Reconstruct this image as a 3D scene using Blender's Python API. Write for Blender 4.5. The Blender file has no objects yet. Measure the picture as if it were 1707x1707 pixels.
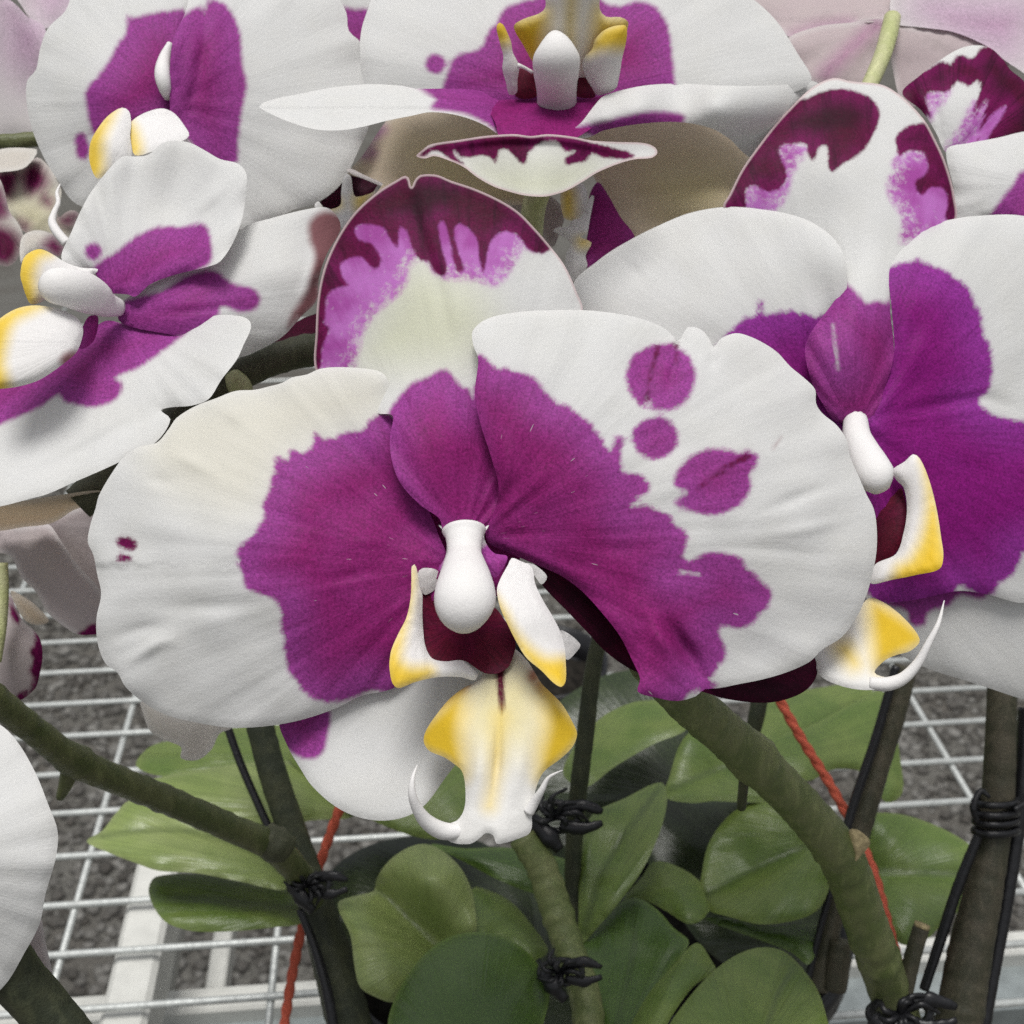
import bpy, math, random
import numpy as np
from mathutils import Vector, Matrix, noise as mnoise
from mathutils.geometry import delaunay_2d_cdt

# ------------------------------------------------------------------ camera, sky, sun, exposure
scene = bpy.context.scene
FPX, CX, CY = 2100.0, 853.5, 853.5          # focal length and centre in photograph pixels
PITCH = math.radians(61.1)
BENCH_Z = 0.70
CAM = Vector((0.0, 0.0, BENCH_Z + 0.358))
cam_d = bpy.data.cameras.new("camera")
cam_d.sensor_width = 36.0
cam_d.lens = FPX / 1707.0 * 36.0
cam_d.clip_start, cam_d.clip_end = 0.01, 200.0
cam_d.dof.use_dof = True
cam_d.dof.focus_distance = 0.186
cam_d.dof.aperture_fstop = 48.0
cam = bpy.data.objects.new("camera", cam_d)
cam.location = CAM
cam.rotation_euler = (PITCH, 0, 0)
scene.collection.objects.link(cam)
scene.camera = cam

SUN_EL, SUN_AZ = math.radians(80), math.radians(-25)    # nearly overhead, softened by the greenhouse roof
world = bpy.data.worlds.new("World"); scene.world = world
world.use_nodes = True
wn = world.node_tree; wn.nodes.clear()
w_out = wn.nodes.new("ShaderNodeOutputWorld"); w_bg = wn.nodes.new("ShaderNodeBackground")
w_sky = wn.nodes.new("ShaderNodeTexSky"); w_sky.sky_type = 'NISHITA'; w_sky.sun_disc = False
w_sky.sun_elevation = SUN_EL; w_sky.sun_rotation = SUN_AZ + math.pi
w_sky.air_density = 1.0; w_sky.dust_density = 4.0; w_sky.ozone_density = 1.0
w_hsv = wn.nodes.new("ShaderNodeHueSaturation"); w_hsv.inputs["Saturation"].default_value = 0.22
wn.links.new(w_sky.outputs[0], w_hsv.inputs["Color"])
wn.links.new(w_hsv.outputs[0], w_bg.inputs[0]); w_bg.inputs[1].default_value = 0.068
wn.links.new(w_bg.outputs[0], w_out.inputs[0])
sun_d = bpy.data.lights.new("sun", 'SUN'); sun_d.energy = 1.5; sun_d.angle = math.radians(24)
sun_d.color = (1.0, 0.985, 0.96)
sun = bpy.data.objects.new("sun", sun_d)
_dir = Vector((math.sin(SUN_AZ) * math.cos(SUN_EL), -math.cos(SUN_AZ) * math.cos(SUN_EL), math.sin(SUN_EL)))
sun.rotation_euler = _dir.to_track_quat('Z', 'Y').to_euler()
sun.location = (0, 0, 3)
scene.collection.objects.link(sun)
scene.view_settings.view_transform = 'Standard'
scene.view_settings.look = 'None'
scene.view_settings.gamma = 1.0
scene.view_settings.use_curve_mapping = False
scene.view_settings.exposure = 0.64
scene.render.filter_size = 1.15
scene.cycles.use_denoising = False          # the remaining grain is like the phone camera's
scene.cycles.max_bounces = 6; scene.cycles.diffuse_bounces = 3; scene.cycles.glossy_bounces = 2

# ------------------------------------------------------------------ helpers
rng = np.random.default_rng(7)
random.seed(7)
R3 = np.array(Matrix.Rotation(PITCH, 3, 'X'))
CAMV = np.array(CAM)

def W(px, py, mm):
    """photograph pixel at a depth (mm along the optical axis) -> world point(s)"""
    px, py, z = np.asarray(px, float), np.asarray(py, float), np.asarray(mm, float) / 1000.0
    c = np.stack([(px - CX) / FPX * z, -(py - CY) / FPX * z, -z * np.ones_like(px)], -1)
    return c @ R3.T + CAMV

def on_plane(px, py, zplane):
    d = np.array([(px - CX) / FPX, -(py - CY) / FPX, -1.0]) @ R3.T
    return CAMV + d * ((zplane - CAMV[2]) / d[2])

class Z:                                     # coordinates read off an enlarged crop
    def __init__(s, x0, y0, k): s.x0, s.y0, s.k = x0, y0, k
    def __call__(s, txt):
        return [(s.x0 + float(a) / s.k, s.y0 + float(b) / s.k) for a, b in (t.split(',') for t in txt.split())]
    def d(s, txt):                           # x,y,depth triples
        return [(s.x0 + float(a) / s.k, s.y0 + float(b) / s.k, float(c)) for a, b, c in (t.split(',') for t in txt.split())]
    def ell(s, cx, cy, rx, ry, rot=0, n=18):
        r = math.radians(rot)
        return [(s.x0 + (cx + rx * math.cos(t) * math.cos(r) - ry * math.sin(t) * math.sin(r)) / s.k,
                 s.y0 + (cy + rx * math.cos(t) * math.sin(r) + ry * math.sin(t) * math.cos(r)) / s.k)
                for t in np.linspace(0, 2 * math.pi, n, endpoint=False)]
zX = Z(0, 0, 1.0)
zA = Z(0, 0, 2.753); zB = Z(400, 0, 2.4386); zC = Z(1007, 0, 2.4386); zD = Z(130, 580, 2.4386)
zE = Z(780, 500, 2.4386); zF = Z(1150, 350, 2.009); zG = Z(600, 840, 2.8455); zH = Z(650, 0, 3.414)
zI = Z(0, 380, 3.793); zJ = Z(0, 780, 3.414); zK = Z(430, 1150, 3.048); zL = Z(860, 1150, 3.048)
zM = Z(0, 1150, 3.048); zN = Z(1150, 1150, 3.0646); zO = Z(530, 180, 6.828); zQ = Z(850, 280, 6.828)
zR = Z(0, 230, 6.828)

def catmull(P, closed, step):
    P = [np.array(p, float) for p in P]; n = len(P); out = []
    for i in range(n if closed else n - 1):
        if closed: p0, p1, p2, p3 = P[i - 1], P[i], P[(i + 1) % n], P[(i + 2) % n]
        else: p0, p1, p2, p3 = P[max(i - 1, 0)], P[i], P[i + 1], P[min(i + 2, n - 1)]
        L = np.linalg.norm((p2 - p1)[:2]); m = max(1, int(round(L / step)))
        d01 = np.linalg.norm((p1 - p0)[:2]) + 1e-6; d23 = np.linalg.norm((p3 - p2)[:2]) + 1e-6
        t1 = (p2 - p0) / (d01 + L + 1e-6) * L; t2 = (p3 - p1) / (d23 + L + 1e-6) * L
        for k in range(m):
            t = k / m
            out.append((2*t**3 - 3*t**2 + 1) * p1 + (t**3 - 2*t**2 + t) * t1 + (-2*t**3 + 3*t**2) * p2 + (t**3 - t**2) * t2)
    if not closed: out.append(P[-1])
    return np.array(out)

def seg_dist(Q, P, closed=True):
    A = np.asarray(P, float); B = np.roll(A, -1, 0) if closed else A[1:]
    if not closed: A = A[:-1]
    best = np.full(len(Q), 1e9)
    for a, b in zip(A, B):
        ab = b - a; t = np.clip(((Q - a) @ ab) / (ab @ ab + 1e-9), 0, 1)
        best = np.minimum(best, np.hypot(*(Q - a - t[:, None] * ab).T))
    return best

def inside(Q, P):
    P = np.asarray(P, float); x, y = Q[:, 0], Q[:, 1]; c = np.zeros(len(Q), bool)
    for (x1, y1), (x2, y2) in zip(P, np.roll(P, -1, 0)):
        k = (y1 > y) != (y2 > y)
        with np.errstate(divide='ignore', invalid='ignore'):
            c ^= k & (x < (x2 - x1) * (y - y1) / (y2 - y1 + 1e-12) + x1)
    return c

def sdf(Q, polys):                            # union, positive inside, pixels; a 2-tuple (line, radius) is a capsule
    r = np.full(len(Q), -1000.0)
    for p in polys:
        if isinstance(p, tuple):
            s = p[1] - seg_dist(Q, p[0], False)
        else:
            p = catmull(p, True, 6.0)
            s = seg_dist(Q, p) * np.where(inside(Q, p), 1, -1)
        r = np.maximum(r, s)
    return r

def tps(ctrl, Q):
    C = np.array(ctrl, float); X = C[:, :2] / 200.0; n = len(X)
    if n < 3: return np.full(len(Q), C[:, 2].mean())
    def U(r2): return 0.5 * r2 * np.log(r2 + 1e-9)
    K = U(((X[:, None] - X[None]) ** 2).sum(-1)) + np.eye(n) * 0.02
    P = np.hstack([np.ones((n, 1)), X]); A = np.zeros((n + 3, n + 3))
    A[:n, :n] = K; A[:n, n:] = P; A[n:, :n] = P.T
    sol = np.linalg.solve(A + np.eye(n + 3) * 1e-9, np.concatenate([C[:, 2], np.zeros(3)]))
    q = Q / 200.0
    return U(((q[:, None] - X[None]) ** 2).sum(-1)) @ sol[:n] + sol[n] + q @ sol[n + 1:]

def new_obj(name, mesh, parent=None, mat=None):
    o = bpy.data.objects.new(name, mesh); scene.collection.objects.link(o)
    if mat is not None: mesh.materials.append(mat)
    if parent is not None: o.parent = parent
    return o

def origin_of(parent):
    o = np.zeros(3)
    while parent is not None:
        o = o + np.array(parent.location); parent = parent.parent
    return o

def make_mesh(name, V, Fc, parent, mat, smooth=True):
    me = bpy.data.meshes.new(name)
    V = np.asarray(V, float) - origin_of(parent)
    me.from_pydata([tuple(v) for v in V], [], [tuple(int(i) for i in f) for f in Fc])
    if smooth: me.polygons.foreach_set("use_smooth", [True] * len(me.polygons))
    me.update()
    return new_obj(name, me, parent, mat)

def thing(name, label, cat, loc, group=None):
    e = bpy.data.objects.new(name, None); scene.collection.objects.link(e)
    e.empty_display_size = 0.01; e.location = tuple(loc)
    e["label"] = label; e["category"] = cat
    if group: e["group"] = group
    return e

SEED = [0]
PIGS = ("pig", "dark", "lil", "yel", "crm", "sme")
def sheet(name, parent, outline, ctrl, base, mat, step=8.0, thick=0.5, roll=0.8, rollw=22.0, ruf=0.35, wav=0.25,
          mid=None, midd=0.0, midw=34.0, ridges=(), cut=(), **pg):
    """a thick curved petal or leaf: outline on the photograph, depth from control points, closed lens-shaped section"""
    SEED[0] += 1; sd = SEED[0] * 7.31
    bd = catmull(outline, True, step)
    n = len(bd)
    lo, hi = bd.min(0), bd.max(0)
    gx, gy = np.meshgrid(np.arange(lo[0], hi[0], step), np.arange(lo[1], hi[1], step * 0.87))
    gx[1::2] += step / 2
    G = np.stack([gx.ravel(), gy.ravel()], 1) + rng.uniform(-.12, .12, (gx.size, 2)) * step
    G = G[inside(G, bd)]
    G = G[seg_dist(G, bd) > 0.55 * step]
    pts = [Vector((p[0], p[1])) for p in np.vstack([bd, G])]
    vo, _, fo, _, _, _ = delaunay_2d_cdt(pts, [(i, (i + 1) % n) for i in range(n)], [], 1, 1e-4)
    Q = np.array([(v[0], v[1]) for v in vo]); Fc = [list(f) for f in fo]
    cnt = {}
    for f in Fc:
        for a, b in zip(f, f[1:] + f[:1]): cnt[(min(a, b), max(a, b))] = cnt.get((min(a, b), max(a, b)), 0) + 1
    bset = {i for e, c in cnt.items() if c == 1 for i in e}
    used = sorted({i for f in Fc for i in f}); rm = {o: k for k, o in enumerate(used)}
    Q = Q[used]; Fc = [[rm[i] for i in f] for f in Fc]; isb = np.array([o in bset for o in used])
    edge = seg_dist(Q, bd)
    base = np.array(base, float)
    dv = Q - base; rad = np.hypot(*dv.T); ang = np.arctan2(dv[:, 1], dv[:, 0])
    d = tps(ctrl, Q)
    d = d + roll * np.exp(-edge / rollw)
    if ruf or wav:
        nr = np.array([mnoise.noise(Vector((a * 7, r / 160, sd))) for a, r in zip(ang, rad)])
        nw = np.array([mnoise.noise(Vector((q[0] / 70, q[1] / 70, sd + 3))) for q in Q])
        nv = np.array([mnoise.noise(Vector((a * 22, r / 220, sd + 9))) for a, r in zip(ang, rad)])
        d = d + ruf * 2.2 * nr * np.exp(-edge / 60) + wav * nw + wav * 0.30 * nv * np.clip(rad / 150, 0, 1)
    md = np.full(len(Q), 1000.0)
    if mid is not None:
        md = seg_dist(Q, catmull(mid, False, 10), False)
        d = d + midd * np.exp(-(md / midw)) + 0
    for line, amp, w in ridges:
        ln = catmull(line, False, 8); L = np.linalg.norm(np.diff(ln, axis=0), axis=1).sum()
        e0 = np.hypot(*(Q - ln[0]).T); e1 = np.hypot(*(Q - ln[-1]).T)
        fade = np.clip(e0 / (.45 * L), 0, 1) * np.clip(e1 / (.45 * L), 0, 1)
        d = d + amp * fade * np.exp(-(seg_dist(Q, ln, False) / w) ** 2)
    t = thick * (0.16 + 0.84 * np.clip(edge / 9.0, 0, 1) ** 0.7) * 0.5
    nq = len(Q)
    V = np.vstack([W(Q[:, 0], Q[:, 1], d - t), W(Q[:, 0], Q[:, 1], d + t)])
    allf = []
    for f in Fc:                              # pixel space is y-down: order so that the front faces the camera
        a, b, c = Q[f[0]], Q[f[1]], Q[f[2]]
        if (b[0]-a[0])*(c[1]-a[1]) - (b[1]-a[1])*(c[0]-a[0]) > 0: f = f[::-1]
        allf.append(f); allf.append([i + nq for i in f][::-1])
        for i, j in zip(f, f[1:] + f[:1]):    # rim
            if cnt.get((min(used[i], used[j]), max(used[i], used[j]))) == 1: allf.append([j, i, i + nq, j + nq])
    o = make_mesh(name, V, allf, parent, mat)
    me = o.data
    ev = np.zeros(len(me.edges) * 2, np.int32); me.edges.foreach_get("vertices", ev); ev = ev.reshape(-1, 2)
    bset2 = {(min(rm[a], rm[b]), max(rm[a], rm[b])) for (a, b), c in cnt.items() if c == 1}
    sh = me.attributes.new("sharp_edge", 'BOOLEAN', 'EDGE')
    sh.data.foreach_set("value", np.array([(a < nq) == (b < nq) and (min(a, b) % nq, max(a, b) % nq) in bset2 for a, b in ev]))
    idx = np.concatenate([np.arange(nq), np.arange(nq)])
    def put(nm, arr):
        at = me.attributes.new(nm, 'FLOAT', 'POINT'); at.data.foreach_set("value", np.asarray(arr, np.float32)[idx])
    for k in PIGS:
        v = sdf(Q, pg[k]) if k in pg else np.full(len(Q), -1000.0)
        if k == "pig" and cut: v = np.minimum(v, -sdf(Q, cut))
        put(k, v)
    put("edge", edge); put("mid", md)
    at = me.attributes.new("pv", 'FLOAT_VECTOR', 'POINT')
    at.data.foreach_set("vector", np.stack([ang, rad / 100.0, np.full(len(Q), sd)], 1)[idx].astype(np.float32).ravel())
    return o

def tube(name, parent, path, radii, mat, seg=14, step=6.0, flat=1.0, caps=True, bumps=0.0):
    """path: (px, py, mm); radii: pixels at that depth; flat: depth radius / width radius"""
    P = np.array(path, float); r = np.array(radii if hasattr(radii, '__len__') else [radii] * len(P), float)
    Cc = catmull(np.column_stack([P, r]), False, step)
    Wp = W(Cc[:, 0], Cc[:, 1], Cc[:, 2]); rr = np.maximum(Cc[:, 3], 0.15) * Cc[:, 2] / FPX / 1000.0
    T = np.gradient(Wp, axis=0); T /= np.linalg.norm(T, axis=1)[:, None] + 1e-12
    view = R3 @ np.array([0, 0, 1.0])
    V, Fc = [], []
    for i in range(len(Wp)):
        s = np.cross(T[i], view); s /= np.linalg.norm(s) + 1e-12
        u = np.cross(s, T[i])
        q = rr[i] * (1 + (bumps * mnoise.noise(Vector((i * 0.35, SEED[0], 0))) if bumps else 0))
        for k in range(seg):
            a = 2 * math.pi * k / seg
            w_ = 1 + (bumps * 0.6 * mnoise.noise(Vector((i * .5, k * .8, SEED[0] + 5))) if bumps else 0)
            V.append(Wp[i] + q * w_ * (math.cos(a) * s + flat * math.sin(a) * u))
    for i in range(len(Wp) - 1):
        for k in range(seg):
            a, b = i * seg + k, i * seg + (k + 1) % seg
            Fc.append((a, b, b + seg, a + seg))
    if caps:
        V.append(Wp[0]); V.append(Wp[-1]); m = len(V)
        e = (len(Wp) - 1) * seg
        for k in range(seg):
            Fc.append((m - 2, (k + 1) % seg, k)); Fc.append((m - 1, e + k, e + (k + 1) % seg))
    SEED[0] += 1
    o = make_mesh(name, V, Fc, parent, mat)
    nv = len(V)
    at = o.data.attributes.new("along", 'FLOAT', 'POINT')
    al = np.repeat(np.linspace(0, 1, len(Wp)), seg); al = np.concatenate([al, [0, 1]]) if caps else al
    at.data.foreach_set("value", al.astype(np.float32))
    for k in PIGS + ("edge",):
        at = o.data.attributes.new(k, 'FLOAT', 'POINT')
        at.data.foreach_set("value", np.full(len(o.data.vertices), 1000.0 if k == "edge" else -1000.0, np.float32))
    return o

# ------------------------------------------------------------------ materials
class NT:
    def __init__(s, name):
        s.m = bpy.data.materials.new(name); s.m.use_nodes = True
        s.t = s.m.node_tree; s.t.nodes.clear()
        s.out = s.t.nodes.new("ShaderNodeOutputMaterial")
    def n(s, typ, **kw):
        x = s.t.nodes.new(typ)
        for k, v in kw.items(): setattr(x, k, v)
        return x
    def put(s, sock, v):
        if hasattr(v, 'is_output') or hasattr(v, 'links'): s.t.links.new(v, sock)
        elif isinstance(v, (tuple, list)) and len(v) == 3 and len(sock.default_value) == 4: sock.default_value = (*v, 1)
        else: sock.default_value = v
    def math(s, op, a, b=0.0, c=0.0, clamp=False):
        x = s.n("ShaderNodeMath", operation=op, use_clamp=clamp)
        s.put(x.inputs[0], a); s.put(x.inputs[1], b); s.put(x.inputs[2], c); return x.outputs[0]
    def ss(s, v, lo, hi, a=0.0, b=1.0):
        x = s.n("ShaderNodeMapRange", interpolation_type='SMOOTHSTEP')
        for i, q in enumerate((v, lo, hi, a, b)): s.put(x.inputs[i], q)
        return x.outputs[0]
    def mix(s, f, a, b, mode='MIX'):
        x = s.n("ShaderNodeMix", data_type='RGBA', blend_type=mode)
        s.put(x.inputs[0], f); s.put(x.inputs[6], a); s.put(x.inputs[7], b); return x.outputs[2]
    def attr(s, nm): return s.n("ShaderNodeAttribute", attribute_name=nm)
    def noise(s, vec, scale, detail=2.0, rough=0.5, dist=0.0):
        x = s.n("ShaderNodeTexNoise"); s.put(x.inputs["Vector"], vec); x.inputs["Scale"].default_value = scale
        x.inputs["Detail"].default_value = detail; x.inputs["Roughness"].default_value = rough
        x.inputs["Distortion"].default_value = dist; return x.outputs[0]
    def scalev(s, v, k):
        x = s.n("ShaderNodeVectorMath", operation='MULTIPLY'); s.put(x.inputs[0], v); x.inputs[1].default_value = k; return x.outputs[0]
    def obj(s): return s.n("ShaderNodeTexCoord").outputs["Object"]
    def bump(s, h, strength, dist):
        x = s.n("ShaderNodeBump"); x.inputs["Strength"].default_value = strength; x.inputs["Distance"].default_value = dist
        s.put(x.inputs["Height"], h); return x.outputs[0]
    def bsdf(s, col, rough=0.5, spec=0.3, metal=0.0, normal=None, **kw):
        x = s.n("ShaderNodeBsdfPrincipled")
        s.put(x.inputs["Base Color"], col); s.put(x.inputs["Roughness"], rough)
        s.put(x.inputs["Specular IOR Level"], spec); s.put(x.inputs["Metallic"], metal)
        if normal is not None: s.put(x.inputs["Normal"], normal)
        for k, v in kw.items(): s.put(x.inputs[k], v)
        return x.outputs[0]
    def done(s, sh): s.t.links.new(sh, s.out.inputs[0]); return s.m

def petal_material(name, white=(.812, .812, .80), cream=(.805, .785, .705), violet=(.39, .070, .35), magenta=(.315, .022, .185),
                   maroon=(.052, .004, .020), lilac=(.62, .22, .64), yellow=(.78, .52, .03), smear=(.27, .075, .09), transl=0.36, soft=1.0, dsoft=1.0,
                   fleck=0.0, jag=1.0, rim=None, dedge=(.20, .008, .10)):
    t = NT(name); pv = t.attr("pv").outputs["Vector"]; ob = t.obj()
    st = t.math('SUBTRACT', t.noise(t.scalev(pv, (15, .9, 1)), 1.0, 3.0, .65), .5)
    iso = t.math('SUBTRACT', t.noise(ob, 900.0, 2.0, .6), .5)
    fine = t.math('SUBTRACT', t.noise(ob, 2600.0, 2.0, .75), .5)
    big = t.noise(ob, 130.0, 2.0, .55)
    vein = t.noise(t.scalev(pv, (34, .7, 1)), 1.0, 3.0, .6)
    wob = t.math('ADD', t.math('MULTIPLY', st, 19.0 * jag), t.math('ADD', t.math('MULTIPLY', iso, 9.0 * jag), t.math('MULTIPLY', fine, 10.0 * jag)))
    A = {k: t.attr(k).outputs["Fac"] for k in PIGS}
    def w(k, f=1.0): return t.math('ADD', A[k], t.math('MULTIPLY', wob, f))
    # white ground with faint cream and cell grain
    base = t.mix(t.ss(w('crm'), -70, 60), white, cream)
    base = t.mix(t.ss(big, .35, .75, 0, .10), base, (.74, .72, .62))
    base = t.mix(t.ss(vein, .35, .7, 0.04, 0), base, (.68, .67, .67))
    base = t.mix(t.ss(t.attr("edge").outputs["Fac"], 12, 1, 0, .35), base, (.84, .83, .81))
    gr = t.math('ADD', t.math('MULTIPLY', fine, 2.0), t.math('ADD', t.math('MULTIPLY', iso, .5), 1.03))
    # lilac wash, speckled by cells
    lm = t.math('MULTIPLY', t.ss(w('lil', .8), -7 * soft, 7 * soft), t.ss(t.math('ADD', t.math('MULTIPLY', iso, .9), t.math('ADD', t.math('MULTIPLY', fine, .45), t.ss(A['lil'], 0, 45, 0, .35))), -.35, .25))
    lc = t.mix(t.ss(t.math('ADD', big, t.math('MULTIPLY', st, .5)), .35, .7), lilac, (.46, .09, .42))
    col = t.mix(lm, base, lc)
    # purple
    pm = t.ss(w('pig'), -6 * soft, 6 * soft)
    if fleck:
        fl = t.noise(t.scalev(pv, (70, 3.2, 1)), 1.0, 0.0, .5)
        pm = t.math('MULTIPLY', pm, t.ss(fl, .79 - fleck, .81 - fleck, 1.0, .35))
    pc = t.mix(t.ss(w('pig', .5), 2, 90), violet, magenta)
    pc = t.mix(t.ss(vein, .42, .72, 0, .28), pc, t.mix(0.5, magenta, maroon))
    pc = t.mix(t.ss(big, .4, .7, 0, .30), pc, t.mix(0.5, magenta, violet))
    col = t.mix(pm, col, pc)
    # maroon
    dm = t.ss(w('dark', 1.0), -5 * dsoft, 5 * dsoft)
    dc = t.mix(t.ss(w('dark', .6), 0, 42), dedge, maroon)
    dc = t.mix(t.ss(big, .42, .62, 0, .6), dc, (.11, .004, .034))
    dc = t.mix(t.ss(vein, .45, .7, 0, .5), dc, (.018, .002, .008))
    col = t.mix(dm, col, dc)
    col = t.mix(t.ss(w('sme', .5), -8, 10, 0, .9), col, smear)
    ym = t.ss(w('yel', .35), -16 * soft, 14 * soft)
    yc = t.mix(t.ss(A['yel'], 0, 30), (.82, .62, .14), yellow)
    col = t.mix(ym, col, yc)
    g = t.n("ShaderNodeCombineColor"); [t.put(g.inputs[i], gr) for i in range(3)]
    col = t.mix(t.math('ADD', t.math('MULTIPLY', t.math('MAXIMUM', pm, dm), .72), .06), col, t.mix(1.0, col, g.outputs[0], 'MULTIPLY'))
    if rim:
        sx_ = t.n("ShaderNodeSeparateXYZ"); t.put(sx_.inputs[0], pv)
        col = t.mix(t.math('MULTIPLY', t.ss(t.attr("edge").outputs["Fac"], 5.0, 1.5, 0, .8), t.ss(sx_.outputs[1], 2.4, 3.0)), col, rim)
    h = t.math('ADD', t.math('MULTIPLY', vein, .30), t.math('ADD', t.math('MULTIPLY', iso, .26), t.math('MULTIPLY', fine, .20)))
    nr = t.bump(h, .40, .0005)
    b = t.bsdf(col, t.math('ADD', t.math('MULTIPLY', iso, .2), .55), .14, normal=nr)
    tr = t.n("ShaderNodeBsdfTranslucent"); t.put(tr.inputs[0], col); t.put(tr.inputs[1], nr)
    mx = t.n("ShaderNodeMixShader"); mx.inputs[0].default_value = transl
    t.t.links.new(b, mx.inputs[1]); t.t.links.new(tr.outputs[0], mx.inputs[2])
    return t.done(mx.outputs[0])

def leaf_material(name, a, b, rim=(.17, .22, .06)):
    t = NT(name); ob = t.obj(); pv = t.attr("pv").outputs["Vector"]
    big = t.noise(ob, 60.0, 3.0, .6); fine = t.noise(ob, 3200.0, 2.0, .6); sm = t.noise(ob, 500.0, 3.0, .6)
    vein = t.noise(t.scalev(pv, (40, .4, 1)), 1.0, 2.0, .5)
    col = t.mix(t.ss(big, .3, .7), a, b)
    col = t.mix(t.ss(vein, .4, .65, 0, .18), col, (.05, .08, .02))
    col = t.mix(t.ss(fine, .52, .72, 0, .30), col, (.24, .30, .13))
    col = t.mix(t.ss(sm, .62, .8, 0, .25), col, (.14, .14, .06))
    col = t.mix(t.ss(t.attr("mid").outputs["Fac"], 10, 0, 0, .5), col, (.045, .07, .022))  # groove shade along the midrib, painted into the leaf colour
    col = t.mix(t.ss(t.attr("edge").outputs["Fac"], 9, 0, 0, .45), col, rim)
    h = t.math('ADD', t.math('MULTIPLY', fine, .3), t.math('ADD', t.math('MULTIPLY', sm, .5), vein))
    nr = t.bump(h, .35, .0006)
    s = t.bsdf(col, t.math('ADD', t.math('MULTIPLY', sm, .22), .22), .6, normal=nr)
    return t.done(s)

def stem_material(name, a, b, spot=(.05, .05, .04), rough=.5):
    t = NT(name); ob = t.obj()
    n1 = t.noise(ob, 140.0, 3.0, .6); n2 = t.noise(ob, 1900.0, 3.0, .65); n3 = t.noise(t.scalev(ob, (1, 1, .15)), 700.0, 2.0, .5)
    col = t.mix(t.ss(n1, .35, .65), a, b)
    col = t.mix(t.ss(n2, .54, .72, 0, .6), col, spot)
    col = t.mix(t.ss(n3, .5, .75, 0, .35), col, tuple(min(1, 1.7 * c) for c in b))
    return t.done(t.bsdf(col, rough, .35, normal=t.bump(t.math('ADD', n2, n3), .4, .0005)))

def plain_material(name, col, rough=.5, spec=.4, metal=0.0, var=.25, sc=600.0):
    t = NT(name); ob = t.obj(); n1 = t.noise(ob, sc, 4.0, .6); n2 = t.noise(ob, sc * .12, 3.0, .6)
    c = t.mix(t.ss(n1, .35, .7), col, tuple(c * (1 - var) for c in col))
    c = t.mix(t.ss(n2, .4, .7, 0, .5), c, tuple(c * (1 - var * .8) for c in col))
    return t.done(t.bsdf(c, t.math('ADD', t.math('MULTIPLY', n1, .3), rough - .15), spec, metal, normal=t.bump(n1, .25, .0006)))

MP = petal_material("petal_front", fleck=-.055)
MPQ = petal_material("petal_rich", violet=(.35, .045, .36), magenta=(.29, .013, .225))
MPS = petal_material("petal_smooth", jag=.45, transl=.36)
MPD = petal_material("petal_dorsal", jag=.55, cream=(.76, .77, .62), dsoft=.7, rim=(.74, .60, .60))
MLIP = petal_material("lip_wax", maroon=(.10, .005, .020), dedge=(.14, .006, .034), jag=.5, soft=1.1, transl=.15, cream=(.74, .68, .42), white=(.85, .835, .82))
MLIP2 = petal_material("lip_blade", jag=.5, soft=1.8, transl=.15, cream=(.74, .66, .36), white=(.84, .83, .80), yellow=(.70, .47, .03), smear=(.36, .13, .07), dedge=(.10, .006, .02))
MBACK = petal_material("petal_reverse_shaded", white=(.56, .49, .49), cream=(.56, .51, .40), jag=.5, soft=3.0)  # mauve backs, darkened further by shade put into the colour
MPINK = petal_material("petal_pale_pink", white=(.74, .70, .70), violet=(.58, .36, .54), magenta=(.50, .26, .42), jag=.3, soft=14.0)
MTAN = petal_material("petal_reverse_tan_shade", white=(.80, .69, .55), cream=(.78, .69, .44), jag=.3, soft=3.0, transl=.45)  # white petal backs, their warm shade painted as tan
MBLOT = petal_material("petal_blotched", white=(.72, .68, .62), cream=(.72, .68, .45), jag=.4, soft=2.5, dsoft=3.0)
ML1 = leaf_material("leaf_green", (.10, .165, .028), (.165, .225, .052))
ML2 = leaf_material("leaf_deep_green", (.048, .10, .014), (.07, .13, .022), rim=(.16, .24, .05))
ML3 = leaf_material("leaf_pale_green", (.20, .27, .070), (.285, .345, .12), rim=(.26, .30, .13))
ML4 = leaf_material("leaf_gap_shade", (.014, .024, .008), (.022, .034, .011), rim=(.03, .045, .015))  # nearly black: the shade between leaves is put into this green
MPINK2 = petal_material("petal_reverse_pink", white=(.66, .56, .57), violet=(.50, .22, .40), magenta=(.42, .13, .28), jag=.3, soft=4.0, transl=.4)
MST = stem_material("stem_green", (.08, .10, .034), (.12, .13, .055), rough=.38)
MST3 = stem_material("stem_pale_green", (.12, .155, .05), (.185, .205, .085), spot=(.085, .085, .05), rough=.36)
MST2 = stem_material("stem_dull", (.06, .065, .035), (.085, .085, .05))
MSTK = stem_material("stake_dark", (.035, .042, .025), (.06, .065, .035), spot=(.015, .015, .012))
MSTB = stem_material("stake_brown", (.05, .05, .03), (.085, .075, .05), spot=(.02, .018, .012))
MPED = stem_material("pedicel_pale", (.42, .45, .20), (.50, .50, .28), spot=(.35, .36, .18))
MBLK = plain_material("black_plastic", (.012, .012, .014), .38, .5, 0, .5)
MCUT = plain_material("cut_tissue", (.55, .45, .25), .8, .1, 0, .45, 900)
MRED = plain_material("red_string", (.72, .15, .09), .75, .2, 0, .35, 1500)
MWIRE = plain_material("galvanised_wire", (.55, .57, .55), .42, .5, .25, .25, 500)
MRAIL = plain_material("painted_rail", (.62, .62, .58), .6, .3, 0, .12, 120)
MZINC = plain_material("zinc_profile", (.36, .40, .40), .5, .5, .35, .3, 90)

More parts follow.
